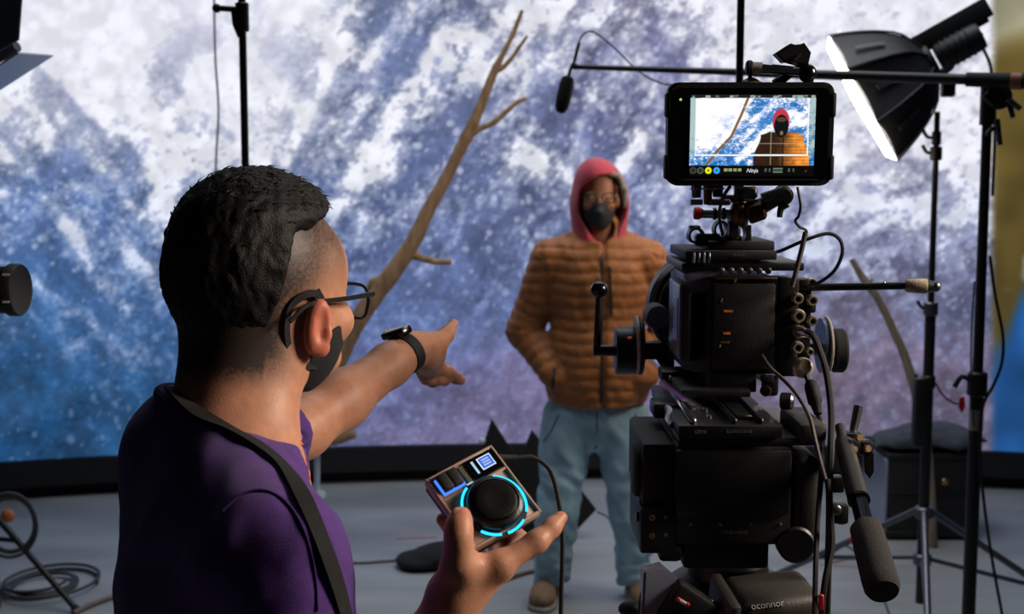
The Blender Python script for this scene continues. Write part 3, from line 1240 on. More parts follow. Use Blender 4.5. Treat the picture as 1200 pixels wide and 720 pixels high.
# neckline and sleeve openings
NAX = Vector((.38, .05, 1)).normalized()
NCC = Vector((-.292, 1.332, 1.503))
T.half(NCC, NAX, .004)
d = (LEL - LSH).normalized()
T.half(LSH.lerp(LEL, .84), d, .004)
d2 = (REL - RSH).normalized()
T.half(RSH.lerp(REL, .66), d2, .004)


def shirt_disp(P):
    q = P.astype(np.float32)
    a = q @ np.array([.55, .2, .8], np.float32)
    b = q @ np.array([.8, .1, -.55], np.float32)
    n = vnoise(np.stack([a * 14, b * 34, q[..., 1] * 10], -1), 11) - .5
    n2_ = vnoise(np.stack([a * 30, b * 60, q[..., 1] * 26], -1), 13) - .5
    return .0115 * n * sstep(1.50, 1.42, q[..., 2]) + .0045 * n2_


T.disp = shirt_disp
shirt = BO('shirt', T, .0038, SHIRT, op, 2)
bvs = bvh_of(shirt)
# ribbed collar
bm = NB()
ring = []
ax = axis_rot(NAX)
for k in range(25):
    a = 2 * PI * k / 24
    q = NCC - NAX * .007
    w_ = ax @ Vector((math.cos(a), math.sin(a), 0))
    h, n, _, _ = bvs.ray_cast(q + w_ * .045, w_)
    if h is None or (h - q).length > .12:
        h = q + w_ * .068
    ring.append(q + (h - q).normalized() * min((h - q).length, .080))
tube(bm, ring, .0060, 8, 3)
O('collar', bm, SHIRTD, shirt)
# hem and shoulder seam
bm = NB()
P = [onto(bvs, *q, .001)[0] for q in ((262, 600), (285, 580), (310, 576), (335, 590), (356, 622), (368, 668), (372, 716))]
tube(bm, P, .0014, 6, 5)
O('shoulder_seam', bm, SHIRTD, shirt)
# lanyard
bm = NB()
LP = [(200, 458), (212, 472), (236, 489), (268, 506), (302, 525), (331, 550), (356, 588), (377, 640), (394, 690), (404, 730)]
Pn = [onto(bvs, *q, .0035) for q in LP]
band(bm, [p for p, n in Pn], [n for p, n in Pn], .0150, .0022, 6)
O('lanyard', bm, LANY, op)
# small orange print glimpsed along the chest
for q in ((345, 498), (351, 518), (357, 541), (362, 556), (384, 664)):
    bm = NB()
    p, n = onto(bvs, q[0], q[1], .0003)
    ball(bm, p, .0042, 8, 0, (.9, 1.3, .25), axis_rot(n))
    O('chest_print', bm, mat('orange_print', srgb(225, 105, 60), .7), shirt)

# wrist band with tracker
wd = (LWR - LEL).normalized()
wc = LEL.lerp(LWR, .955)
WRm = mkframe(Vector((0, 0, 1)).cross(wd), wd.cross(Vector((0, 0, 1)).cross(wd)) * -1, None)
wx = Vector((-.42, -.25, .85))
wx = (wx - wd * wx.dot(wd)).normalized()
wy = wd.cross(wx)
bm = NB()
tilt = wd * .0
pts, nr = [], []
for k in range(25):
    a = 2 * PI * k / 24
    e = wx * math.cos(a) + wy * math.sin(a)
    pts.append(wc + e * .0278 + wd * .004 * math.sin(a * 2) * 0)
    nr.append(e)
band(bm, pts, nr, .0165, .0034, 3)
wb = O('wrist_band', bm, RUBBER, op)
bm = NB()
box(bm, wc + wx * .0325, (.011, .021, .044), mkframe(wx, wd), .003, 2)
tr = O('tracker', bm, BLACKG, wb)
for s in (-1, 1):
    bm = NB()
    box(bm, wc + wx * .0365 + wy * s * .019, (.004, .012, .004), mkframe(wx, wd), .001)
    O('lug', bm, BRASS, wb)
bm = NB()
for k in (-1, 0, 1, 2):
    a = 1.9 + .16 * k
    e = wx * math.cos(-a) + wy * math.sin(-a)
    cyl(bm, wc + e * .0292, wc + e * .0297, .0016, seg=8)
for q in ():
    pass
o = O('strap_hole', bm, BLACKG, wb)
bm = NB()
a = 2.75
e = wx * math.cos(-a) + wy * math.sin(-a)
box(bm, wc + e * .0295, (.003, .021, .006), mkframe(e, wd), .0006)
O('buckle', bm, CHROME, wb)

# trousers and shoes (below the frame)
Tr = Body()
Tr.ell((-.29, 1.305, .93), (.115, .17, .13), TF)
for hx in (Vector((-.31, 1.38, .90)), Vector((-.27, 1.21, .90))):
    Tr.chain([hx, hx + Vector((.02, 0, -.42)), hx + Vector((-.005, 0, -.81))], [.098, .075, .066], .04)
Tr.half(Vector((0, 0, .085)), (0, 0, -1), .006)
BO('trousers', Tr, .009, DENIM_D, op, 2)
for hx in (Vector((-.31, 1.38, 0)), Vector((-.27, 1.21, 0))):
    S = Body()
    S.cap(hx + Vector((-.03, 0, .055)), hx + Vector((.15, .05, .04)), .05, .042)
    S.cap(hx + Vector((-.01, 0, .06)), hx + Vector((-.01, 0, .11)), .048, .046, .03)
    S.half(Vector((0, 0, 0)), (0, 0, -1), .004)
    BO('shoe', S, .007, SHOED, op, 1)

# ------------------------------------------------------------------ the actor
AY = 5.15
ac = thing('person', 'person in brown quilted jacket, coral hood and black mask standing before the screen', 'person', (at(700, 500, AY).x, AY, 0))


def a_(px, py, dy=0.0):
    p = at(px, py, AY)
    return Vector((p.x, AY + dy, p.z))


FM = Matrix.Rotation(math.radians(-6), 3, 'Z')      # faces the camera, turned a little to its right
PXM = .00343
B = Body()
B.ell(a_(702, 222, .01), (.076, .095, .092), FM)
B.ell(a_(701, 245, -.03), (.058, .062, .078), FM, .04)
B.cap(a_(701, 233, -.088), a_(700.5, 244, -.108), .008, .013, .012)
for s in (-1, 1):
    B.ell(a_(701 + s * 9.5, 232, -.098), (.016, .012, .010), FM, .004, True)
    B.ell(a_(701 + s * 9.5, 232, -.078), (.012, .012, .011), FM, .003)
    B.ell(a_(701 + s * 11, 241, -.068), (.025, .02, .018), FM, .02)
    B.ell(a_(701 + s * 22, 236, .0), (.012, .02, .03), FM, .006)
B.cap(a_(702, 255, .02), a_(703, 292, .03), .055, .06, .03)
B.ell(a_(702, 350, .03), (.16, .095, .25), I3, .05)
B.ell(a_(700, 470, .03), (.15, .10, .15), I3, .05)
AL = [a_(645, 304, .02), a_(615, 390, .07), a_(650, 440, -.055)]
AR = [a_(760, 306, .02), a_(786, 392, .07), a_(752, 440, -.055)]
LL = [a_(662, 508, .02), a_(652, 595, -.01), a_(645, 690, .03)]
LR = [a_(732, 508, .02), a_(738, 600, -.01), a_(747, 684, .03)]
for A in (AL, AR):
    B.chain(A, [.05, .042, .032], .02)
    B.ell(A[2] + Vector((.02 if A is AL else -.02, -.01, -.05)), (.035, .02, .06), I3, .02)
for L in (LL, LR):
    B.chain(L, [.085, .055, .038], .03)
BO('body', B, .006, SKIN_AC, ac, 1)

# mask and spectacles
M = Body()
M.ell(a_(702, 222, .01), (.081, .100, .097), FM)
M.ell(a_(701, 246, -.03), (.064, .069, .084), FM, .04)
M.cap(a_(701, 238, -.095), a_(700.5, 248, -.120), .008, .016, .03)
M.half(a_(701, 238, -.09), (0, .25, 1), .004)
M.half(a_(701, 271, -.06), (0, .2, -1), .004)
M.half(a_(701, 250, -.015), (0, 1, .15), .004)
BO('face_mask', M, .004, mat('charcoal_mask', srgb(44, 46, 50), .8), ac, 1)
bm = NB()
for s in (-1, 1):
    pts = []
    for k in range(17):
        a = 2 * PI * k / 16
        pts.append(a_(701 + s * 10.2 + 8.2 * math.cos(a), 231.5 + 5.8 * math.sin(a), -.116 + .03 * abs(s + math.cos(a) * .3) * 0))
    tube(bm, pts, .0028, 6, 2)
    cyl(bm, a_(701 + s * 18, 230, -.113), a_(701 + s * 22, 232, .0), .0025, seg=6)
cyl(bm, a_(698, 230, -.117), a_(704, 230, -.117), .0025, seg=6)
O('spectacles', bm, GF, ac)
# grey hair showing at the temple
Hb = Body()
Hb.chain([a_(724, 206, -.055), a_(730, 222, -.06), a_(731, 242, -.045)], [.010, .014, .008])
Hb.chain([a_(690, 203, -.055), a_(705, 201, -.07), a_(722, 206, -.055)], [.010, .012, .012])
BO('hair', Hb, .004, mat('grey_hair', srgb(140, 134, 128), .6, 0, .3, 300, .6, 500, stretch=(1, 1, .2)), ac, 1)

# hood
Hd = Body()
Hd.ell(a_(703, 233, .025), (.116, .145, .152), I3)
Hd.ell(a_(696, 205, .0), (.060, .095, .060), I3, .05)
Hd.cap(a_(703, 250, .04), a_(703, 284, .03), .105, .115, .05)
Hd.ell(a_(706, 240, -.055), (.099, .16, .122), I3, .010, True)
Hd.ell(a_(706, 262, -.10), (.070, .13, .085), I3, .012, True)
Hd.ell(a_(703, 228, .02), (.102, .128, .128), I3, .012, True)
BO('hood', Hd, .0055, PINK, ac, 2)

# jacket
J = Body()
J.ell(a_(702, 335, .03), (.215, .150, .23), I3)
J.ell(a_(701, 432, .02), (.216, .158, .34), I3, .05)
J.cap(a_(660, 300, .03), a_(745, 300, .03), .075, .075, .06)
J.cap(a_(703, 272, .02), a_(703, 300, .02), .082, .10, .03)
J.ell(a_(703, 268, -.03), (.062, .12, .06), I3, .01, True)
for A in (AL, AR):
    J.cap(A[0], A[1], .080, .068, .012)
    J.cap(A[1], A[2], .068, .052, .03)
hz = a_(701, 473).z


def hem_cut(P):
    dx = (P[..., 0] - a_(701, 473).x) / .22
    return (P[..., 2] - (hz + .020 * dx * dx))


J.fn(hem_cut, .008, True)
A0 = [np.array(v, np.float32) for v in AL]
A1 = [np.array(v, np.float32) for v in AR]


def arm_s(P, A):
    best = np.full(P.shape[:-1], 9., np.float32)
    s = np.zeros(P.shape[:-1], np.float32)
    acc = 0
    for i in range(2):
        ba = A[i + 1] - A[i]
        L = float(np.linalg.norm(ba))
        t = np.clip(((P - A[i]) @ ba) / L / L, 0, 1)
        d = np.sqrt(((P - A[i] - t[..., None] * ba) ** 2).sum(-1))
        m = d < best
        s = np.where(m, acc + t * L, s)
        best = np.minimum(best, d)
        acc += L
    return best, s


def quilt(P):
    P = P.astype(np.float32)
    s = P[..., 2] + .004 * np.sin(P[..., 0] * 30)
    amp = .010
    out = s
    for A in (A0, A1):
        b, sa = arm_s(P, A)
        out = np.where(b < .078, sa, out)
    puff = np.abs(np.sin(np.pi * out / .047)) ** .6
    n = fbm(np.stack([P[..., 0] * 26, P[..., 1] * 20, P[..., 2] * 14], -1), 3, 7) - .5
    keep = sstep(a_(0, 282).z, a_(0, 300).z, P[..., 2])
    # central placket stays flat, with a groove for the zip
    x = P[..., 0] - a_(705, 400).x
    fr = (P[..., 1] < AY - .03)
    zipg = np.exp(-(x / .010) ** 2) * fr
    return -.0058 * puff * (1 - .6 * zipg) + .016 * n + .008 * zipg


J.disp = quilt
jk = BO('jacket', J, .0062, JACKET, ac, 1)
bvj = bvh_of(jk)
bm = NB()
P = [onto(bvj, 704.5 + .4 * math.sin(k), 284 + k * 17, .003) for k in range(12)]
band(bm, [p for p, n in P], [Vector((0, -1, .05))] * len(P), .013, .006, 4)
O('zip', bm, JACKETD, jk)
bm = NB()
P = [onto(bvj, 714 + .5 * k, 313 + k * 11, .002) for k in range(6)]
band(bm, [p for p, n in P], [Vector((0, -1, .05))] * len(P), .012, .006, 4)
O('pocket_zip', bm, JACKETD, jk)
bm = NB()
P = [onto(bvj, 650 - .6 * k, 432 + k * 6, .002) for k in range(5)]
band(bm, [p for p, n in P], [n for p, n in P], .012, .006, 4)
O('hand_pocket', bm, JACKETD, jk)
# hoodie hem below the jacket
Hm = Body()
Hm.ell(a_(701, 440, .02), (.214, .148, .20), I3)
Hm.half(a_(701, 476.5), (0, 0, -1), .005)
Hm.half(a_(701, 440), (0, 0, 1), .005)
BO('hoodie_hem', Hm, .007, PINK, ac, 1)

# jeans
Je = Body()
Je.ell(a_(698, 488, .03), (.215, .140, .15), I3)
Je.chain([a_(664, 512, .02), a_(653, 600, -.015), a_(646, 694, .03)], [.112, .083, .076], .03)
Je.chain([a_(731, 512, .02), a_(737, 604, -.015), a_(746, 688, .03)], [.112, .078, .068], .03)
Je.half(a_(700, 462), (0, 0, 1), .005)
zb = .055


def jean_cut(P):
    return P[..., 2] - zb


Je.fn(jean_cut, .006, True)


def jean_disp(P):
    P = P.astype(np.float32)
    z = P[..., 2]
    n = vnoise(np.stack([P[..., 0] * 14, P[..., 1] * 14, z * 22 + P[..., 0] * 20], -1), 23) - .5
    low = sstep(.45, .1, z) + .6 * np.exp(-((z - .5) / .09) ** 2) + .5 * sstep(.72, .85, z)
    st = np.sin(z * 95 + 8 * vnoise(P * 10, 2)) * .5
    return .022 * n * (.35 + low) + .006 * st * low


Je.disp = jean_disp
jn = BO('jeans', Je, .0065, JEANS, ac, 1)
bvn = bvh_of(jn)
for q0 in (((655, 486), (646, 505), (637, 518)), ((744, 486), (752, 505), (760, 518)), ((699, 484), (700, 505), (697, 526), (694, 540))):
    bm = NB()
    tube(bm, [onto(bvn, *q, .001)[0] for q in q0], .003, 6, 4)
    O('pocket_seam' if len(q0) == 3 else 'fly_seam', bm, mat('denim_seam', srgb(70, 96, 120), .9), jn)
for (px, py, tx) in ((645, 694, -.05), (748, 690, .02)):
    p = a_(px, py, .03)
    p.z = 0
    S = Body()
    S.cap(p + Vector((0, .05, .05)), p + Vector((tx, -.15, .038)), .046, .042)
    S.ell(p + Vector((tx * .6, -.10, .045)), (.052, .11, .045), I3, .02)
    S.cap(p + Vector((0, .02, .06)), p + Vector((0, .02, .11)), .05, .048, .03)
    S.half(Vector((0, 0, .018)), (0, 0, -1), .004)
    sh = BO('shoe', S, .006, SUEDE, ac, 1)
    S = Body()
    S.cap(p + Vector((0, .05, .012)), p + Vector((tx, -.15, .012)), .050, .046)
    S.ell(p + Vector((tx * .6, -.10, .012)), (.056, .115, .045), I3, .02)
    S.half(Vector((0, 0, .0)), (0, 0, -1), .002)
    S.half(Vector((0, 0, .024)), (0, 0, 1), .002)
    BO('sole', S, .006, SOLE, sh, 0)
    bm = NB()
    for k in range(4):
        y = -.03 - k * .025
        c = p + Vector((tx * (.25 + k * .15), y, .105 - k * .011))
        cyl(bm, c + Vector((-.02, 0, 0)), c + Vector((.02, -.008, .001)), .0035, seg=6)
    o = O('laces', bm, SOLE, sh)
# ================================================================== the dial controller held by the operator
DC = at(566.5, 581.5, 1.200)
_s = 1.2 / F_PX
DU = CR * 78 + CU * 37 + CF * 45
DV = CR * 61 - CU * 75 - CF * 44
DW, DH = DU.length * _s, DV.length * _s
du, dv = DU.normalized(), DV.normalized()
dn = du.cross(dv)
if dn.dot(CF) > 0:
    dn = -dn
DM = Matrix((du, dv, dn)).transposed()
CASE = mat('champagne_metal', srgb(196, 168, 150), 0.40, 0.15, 0.06, 40, 0.05, 500)
CASED = mat('dark_case_base', srgb(30, 27, 26), .5)
CYAN = emit('cyan_led', (0.02, 0.62, 1.0, 1), 1.6)
BLUE = emit('blue_led', (0.06, 0.22, 1.0, 1), 1.3)


def dp(a, b, h=0.0):
    """a along the top edge 0..1, b down the case 0..1, h above the face."""
    return DC + du * ((a - .5) * DW) + dv * ((b - .5) * DH) + dn * h


def dbox(bm, a0, a1, b0, b1, h0, h1, bev=.0008, seg=2):
    box(bm, dp((a0 + a1) / 2, (b0 + b1) / 2, (h0 + h1) / 2), ((a1 - a0) * DW, (b1 - b0) * DH, h1 - h0), DM, bev, seg)


dev = thing('dial_controller', 'small champagne metal box with a black dial and glowing blue ring in the operator\'s hand', 'controller', DC - dn * .018)
bm = NB()
dbox(bm, 0, 1, 0, 1, -.0105, -.0015, .0012)
O('case', bm, CASE, dev)
bm = NB()
dbox(bm, .015, .985, .015, .985, -.020, -.0105, .002)
O('case_base', bm, CASED, dev)
# raised rim and faces: upper strip and lower plate with a joint between them
RIM = .030
bm = NB()
dbox(bm, 0, RIM, 0, 1, -.0015, .0012, .0005, 1)
dbox(bm, 1 - RIM, 1, 0, 1, -.0015, .0012, .0005, 1)
dbox(bm, RIM, 1 - RIM, 0, RIM, -.0015, .0012, .0005, 1)
dbox(bm, RIM, 1 - RIM, 1 - RIM, 1, -.0015, .0012, .0005, 1)
O('rim', bm, CASE, dev)
bm = NB()
dbox(bm, RIM, 1 - RIM, .315, .345, -.0015, .0010, .0004, 1)
O('divider', bm, CASE, dev)
# two-way key with blue light under it
bm = NB()
dbox(bm, .085, .415, .055, .275, -.0015, -.0006, .0003, 1)
O('key_glow', bm, BLUE, dev)
bm = NB()
dbox(bm, .11, .245, .045, .255, -.001, .0065, .0014)
dbox(bm, .25, .39, .045, .255, -.001, .0065, .0014)
O('rocker_key', bm, BLACKM, dev)
bm = NB()
dbox(bm, .44, .50, .05, .30, -.0012, .0006, .0004, 1)
O('status_strip', bm, mat('green_grey_strip', srgb(120, 126, 104), .4, .5), dev)
bm = NB()
dbox(bm, .41, .50, .285, .31, -.0010, .0012, .0004, 1)
O('status_light', bm, emit('pale_blue_led', (.55, .75, 1, 1), .8), dev)
# little screen
bm = NB()
dbox(bm, .53, .97, .035, .305, -.0015, .0012, .0004, 1)
dscr = O('display', bm, BLACKG, dev)
bm = NB()
dbox(bm, .70, .90, .075, .235, .0013, .0015, 0)
O('display_icon', bm, emit('icon_white', (.75, .85, 1, 1), 1.0), dscr)
bm = NB()
dbox(bm, .715, .885, .088, .222, .0016, .0018, 0)
O('display_icon_field', bm, emit('icon_blue', (.05, .16, .75, 1), 1.0), dscr)
bm = NB()
for k in range(3):
    dbox(bm, .745, .855, .112 + .034 * k, .130 + .034 * k, .0019, .0021, 0)
o = O('display_icon_lines', bm, emit('icon_lines', (.45, .60, 1, 1), .9), dscr)
o['kind'] = 'stuff'
bm = NB()
dbox(bm, .615, .645, .075, .245, .0013, .0015, 0)
O('display_bar', bm, emit('icon_pale', (.45, .75, 1, 1), .9), dscr)
# dial
dc = dp(.535, .665)
K = DW / .078 * .93
bm = NB()
lathe(bm, dc, dn, [(.0295 * K, -.001), (.0348 * K, -.001), (.0348 * K, .0012), (.0295 * K, .0012)], 40)
O('light_ring', bm, mat('ring_trim', srgb(70, 90, 105), .3, .3), dev)
for a0, a1 in ((-1.0, .75), (1.05, 1.75), (1.95, 2.6), (3.0, 4.3)):
    bm = NB()
    n = 10
    P = [dc + DM @ Vector((math.cos(a0 + (a1 - a0) * k / n), math.sin(a0 + (a1 - a0) * k / n), 0)) * .0336 * K + dn * .0016 for k in range(n + 1)]
    band(bm, P, [dn] * len(P), .0026 * K, .0012, 2)
    O('ring_light', bm, CYAN, dev)
bm = NB()
lathe(bm, dc, dn, [(.0290 * K, -.001), (.0298 * K, .002), (.0296 * K, .0075), (.0280 * K, .0105), (.0245 * K, .0118), (.0238 * K, .0105), (.0228 * K, .0110),
                   (.0216 * K, .0138), (.0190 * K, .0146), (.0100 * K, .0138), (0, .0136)], 48)
O('dial', bm, mat('dial_black', srgb(16, 15, 15), .34, 0, .1, 40, .1, 400), dev)
# cable
bm = NB()
P = [dp(1.01, .14, -.008), at(606, 537, 1.245), at(626, 537, 1.25), at(645, 553, 1.25), at(655, 590, 1.24), at(659, 630, 1.23), at(658, 690, 1.22), at(655, 760, 1.21), at(640, 900, 1.2)]
tube(bm, P, .0024, 8, 8)
cb = tag(O('controller_cable', bm, RUBBER), 'black cable looping from the dial controller down past the index fingertip', 'cable')
bm = NB()
cyl(bm, dp(1.0, .14, -.008), at(606, 537, 1.245), .0042, .0030, 10)
O('cable_plug', bm, BLACKM, cb)

# ================================================================== the cinema camera
RO = at(878, 388, 1.65)


def rc(x, y, z):
    return RO + Vector((x, y, z))


cc = thing('cinema_camera', 'black cinema camera body with a large round lens, rear connectors facing us', 'camera', rc(0, .08, -.075))
# body: chamfered left flank, slightly narrower roof
bm = NB()
plan = [(-.0506, 0), (.037, 0), (.037, .16), (-.083, .16), (-.081, .042)]
prism(bm, plan, rc(0, 0, .006), I3, .126, bev=.003)
body = O('camera_body', bm, BLACK, cc)
bm = NB()
box(bm, rc(-.008, -.0025, .006), (.080, .006, .112), I3, .002, 2)
O('rear_panel', bm, BLACKM, body)
bm = NB()
box(bm, rc(-.0665, .019, .004), (.003, .036, .090), Matrix.Rotation(math.radians(-35), 3, 'Z'), .001)
O('side_door', bm, BLACKM, body)
bm = NB()
box(bm, rc(-.083, .10, .006), (.005, .112, .100), I3, .002, 2)
sp = O('lit_side_plate', bm, GREYP, body)  # screen light on the black left flank, painted as a grey plate
bm = NB()
box(bm, rc(-.0862, .075, .008), (.0015, .040, .058), I3, .0005)
O('side_window', bm, mat('pale_side_window', srgb(150, 165, 205), .3), sp)
bm = NB()
box(bm, rc(-.060, .05, .0745), (.05, .10, .012), Matrix.Rotation(math.radians(-14), 3, 'Y'), .002, 2)
O('lit_shoulder_plate', bm, GREYP, body)  # lit upper chamfer of the black body, its light put into the grey
bm = NB()
box(bm, rc(-.006, -.001, .0685), (.080, .008, .0022), I3, .0004)
O('top_trim', bm, mat('copper_trim', srgb(110, 72, 48), .45, .6), body)
# orange and yellow backlit key legends
for (px, py, s, m) in ((853.5, 365, 'MENU', INKO), (852, 391, 'USER', INKO), (850, 401.5, 'HOME', mat('dull_orange_print', srgb(150, 105, 80), .6))):
    text('key_legend', s, at(px, py, 1.6435), Matrix.Rotation(PI / 2, 3, 'X'), .0042, m, body)
for (px, py) in ((846, 352), (844, 405.5), (862, 329)):
    bm = NB()
    box(bm, at(px, py, 1.6440), (.0022, .0012, .0050 if py < 400 else .004), Matrix.Rotation(.35, 3, 'Y'))
    O('marker', bm, mat('amber_mark', srgb(150, 120, 50), .5), body)
# connector block
bm = NB()
box(bm, rc(.0505, .028, .004), (.026, .058, .128), I3, .002, 2)
box(bm, rc(.0735, .045, .010), (.020, .060, .112), I3, .002, 2)
cbk = O('connector_block', bm, BLACK, cc)
for (px, py, r) in ((934, 350, 7), (935, 370, 8.2), (936, 389, 8), (934, 407, 7.5), (951, 352, 7), (951, 376, 6.5), (948, 412, 5), (950, 331, 6)):
    bm = NB()
    Y = 1.648 if px < 945 else 1.662
    c = at(px, py, Y)
    R = r * .0011
    lathe(bm, c, (0, -1, 0), [(R, 0), (R, .004), (R * .82, .006), (R * .80, .010), (R * .55, .010), (R * .5, .004), (0, .004)], 18)
    j = O('connector', bm, mat('nickel', srgb(205, 190, 165), .3, .55, .2, 60), cbk)
    bm = NB()
    cyl(bm, c + Vector((0, -.004, 0)), c + Vector((0, -.0052 if py != 370 else -.008, 0)), R * .42, seg=10)
    O('connector_core', bm, BRONZE if py == 370 else BLACKM, j)
bm = NB()
box(bm, rc(.083, .02, .029), (.012, .02, .014), I3, .003, 2)
O('connector_cap', bm, RUBBER, cbk)
# lens
LC = rc(-.012, .16, -.001)
bm = NB()
lathe(bm, LC, (0, 1, 0), [(.048, 0), (.050, .01), (.050, .05), (.0545, .055), (.0545, .10), (.060, .105), (.060, .13), (.072, .135), (.083, .15),
                          (.086, .16), (.086, .185), (.083, .187), (.078, .182), (.070, .150), (.050, .140), (0, .135)], 56)
ln = O('lens', bm, BLACK, cc)
bm = NB()
lathe(bm, LC, (0, 1, 0), [(.0815, .143), (.0870, .143), (.0870, .149), (.0835, .149)], 56)
O('lens_rim', bm, GREYP, ln)
bm = NB()
lathe(bm, LC, (0, 1, 0), [(.068, .118), (.0735, .118), (.0735, .128), (.068, .128)], 56)
O('focus_gear', bm, BLACKM, ln)
bm = NB()
ball(bm, LC + Vector((0, .140, 0)), .066, 32, 0, (1, .15, 1))
O('front_glass', bm, mat('coated_glass', srgb(16, 18, 30), .06, 0, .05, 20), ln)
# top plate and rail
bm = NB()
box(bm, rc(-.010, .082, .0835), (.158, .17, .0105), I3, .002, 2)
tp = O('top_plate', bm, BLACK, cc)
for k in range(6):
    bm = NB()
    lathe(bm, at(845 + 11 * k, 317.5, 1.645), (0, -1, 0), [(.0045, 0), (.0045, .002), (.003, .003), (0, .003)], 10)
    O('plate_bolt', bm, STEEL, tp)
bm = NB()
box(bm, rc(-.026, .075, .0985), (.118, .16, .012), I3, .002, 2)
box(bm, rc(-.010, .075, .110), (.086, .13, .012), I3, .002, 2)
rl = O('top_rail', bm, BLACKM, cc)
for k in range(4):
    bm = NB()
    box(bm, rc(-.074 + .0065 * k, -.006, .0955), (.0035, .004, .014), I3, .001)
    O('rail_rib', bm, STEEL if k % 2 else GREYP, rl)
text('rail_print', 'BRIDGE', at(866, 299, 1.643), Matrix.Rotation(PI / 2, 3, 'X'), .0045, INKD, rl)
# bracket with clamp holes
bm = NB()
RS = [(.0052, -.012), (.0105, -.012), (.0105, .012), (.0052, .012), (.0052, -.012)]


def holed(bm, px, py, ro, ri, Y=1.68, d=.012, sq=1.0):
    c = at(px, py, Y)
    R = axis_rot((0, 1, 0))
    n = 20
    rings = []
    for (r, h) in ((ri, -d), (ro, -d), (ro, d), (ri, d)):
        rings.append([bm.verts.new(c + Vector((r * math.cos(2 * PI * k / n), h, r * sq * math.sin(2 * PI * k / n)))) for k in range(n)])
    for a in range(4):
        A, B2 = rings[a], rings[(a + 1) % 4]
        for k in range(n):
            bm.faces.new((A[k], A[(k + 1) % n], B2[(k + 1) % n], B2[k]))


holed(bm, 815, 276, .0108, .0078)
holed(bm, 866, 274, .0105, .0072, sq=1.4)
holed(bm, 844, 269, .0096, .0070, sq=1.3)
box(bm, at(841, 282, 1.685), (.060, .020, .013), I3, .001)
box(bm, at(814, 267, 1.685), (.014, .018, .006), I3, .001)
box(bm, at(829, 281, 1.685), (.030, .018, .016), I3, .001)
box(bm, at(855, 268, 1.685), (.004, .016, .034), I3, .001)
box(bm, at(877, 278, 1.685), (.006, .016, .032), I3, .001)
box(bm, at(880, 290, 1.685), (.020, .03, .010), I3, .001)
bmesh.ops.recalc_face_normals(bm, faces=bm.faces)
O('handle_bracket', bm, BLACK, cc)
# riser under the body
bm = NB()
box(bm, rc(-.020, .07, -.067), (.062, .14, .028), I3, .002, 2)
box(bm, rc(-.045, .06, -.079), (.09, .16, .010), I3, .002, 2)
O('riser', bm, BLACKM, cc)
bm = NB()
box(bm, at(902, 452, 1.66), (.020, .02, .026), I3, .004, 2)
rk = O('rod_clamp', bm, BLACK, cc)
bm = NB()
lathe(bm, at(897, 458, 1.648), (0, -1, 0), [(.0075, 0), (.0075, .003), (.0055, .004), (.005, .001), (0, .001)], 16)
O('clamp_ring', bm, BRONZE, rk)
bm = NB()
box(bm, at(899, 444, 1.652), (.017, .012, .010), I3, .003, 2)
O('clamp_lever', bm, STEEL, rk)
# support rods
for px in (785, 893):
    bm = NB()
    p = at(px, 441, 1.755)
    cyl(bm, p, p + Vector((0, .30, 0)), .0075, seg=14, bev=.001)
    O('support_rod', bm, CHROME, cc)
bm = NB()
box(bm, at(792, 439, 1.765), (.045, .05, .016), I3, .003, 2)
box(bm, at(786, 449, 1.75), (.018, .03, .012), I3, .003, 2)
O('rod_bracket', bm, BLACK, cc)
bm = NB()
box(bm, at(792, 445, 1.735), (.022, .012, .0045), Matrix.Rotation(.35, 3, 'Y'), .001)
O('bracket_lever', bm, CHROME, cc)
# lens motor
bm = NB()
c = at(771, 372, 1.83)
lathe(bm, c, (0, 1, 0), [(0, -.001), (.0085, -.001), (.009, 0), (.0125, 0), (.013, -.003), (.0165, -.003), (.0172, .001), (.0172, .045), (.015, .048)], 28)
mo = O('lens_motor', bm, BLACKM, cc)
bm = NB()
lathe(bm, c, (0, -1, 0), [(.0145, .0025), (.0166, .0025), (.0166, .0042), (.0145, .0042)], 28)
O('motor_rim', bm, STEEL, mo)
bm = NB()
tube(bm, [at(776, 383, 1.85), at(781, 396, 1.86), at(785, 403, 1.86)], .009, 8, 4)
for q in ((785, 375), (787, 384), (784, 402)):
    box(bm, at(q[0], q[1], 1.84), (.008, .01, .008), I3, .002)
O('motor_arm', bm, BLACK, mo)

# ------------------------------------------------------------------ follow focus
ff = thing('follow_focus', 'black follow focus with white-rimmed discs and an upright ball-topped crank', 'focus unit', at(770, 420, 1.87))
X = Vector((1, 0, 0))
FY = 1.87
bm = NB()
lathe(bm, at(721, 411, FY), X, [(.033, 0), (.0355, .002), (.0355, .024), (.0345, .028)], 40)
dr = O('drum', bm, BLACK, ff)
text('drum_print', 'REF', at(738, 396, FY - .034), Matrix.Rotation(PI / 2, 3, 'X') , .0040, INKO, dr)
bm = NB()
lathe(bm, at(744, 405.5, FY), X, [(.0435, 0), (.0440, .001), (.0440, .0035), (.0435, .0042)], 48)
dk = O('marking_disc', bm, mat('ivory_disc', srgb(196, 186, 172), .5), ff)
bm = NB()
lathe(bm, at(748.5, 405.5, FY), X, [(.0425, 0), (.0430, .004), (.040, .006)], 48)
O('disc_back', bm, BLACKM, dk)
bm = NB()
cyl(bm, at(695, 411, FY), at(722, 411, FY), .0085, seg=16, bev=.001)
O('crank_shaft', bm, BLACK, ff)
bm = NB()
cyl(bm, at(699.5, 411, FY), at(702, 346, FY), .0058, .0052, 14)
ck = O('crank_arm', bm, BLACK, ff)
bm = NB()
ball(bm, at(702, 340, FY), .0128, 24)
O('crank_ball', bm, BLACKG, ck)
bm = NB()
box(bm, at(770, 410.5, FY), (.044, .024, .026), I3, .003, 2)
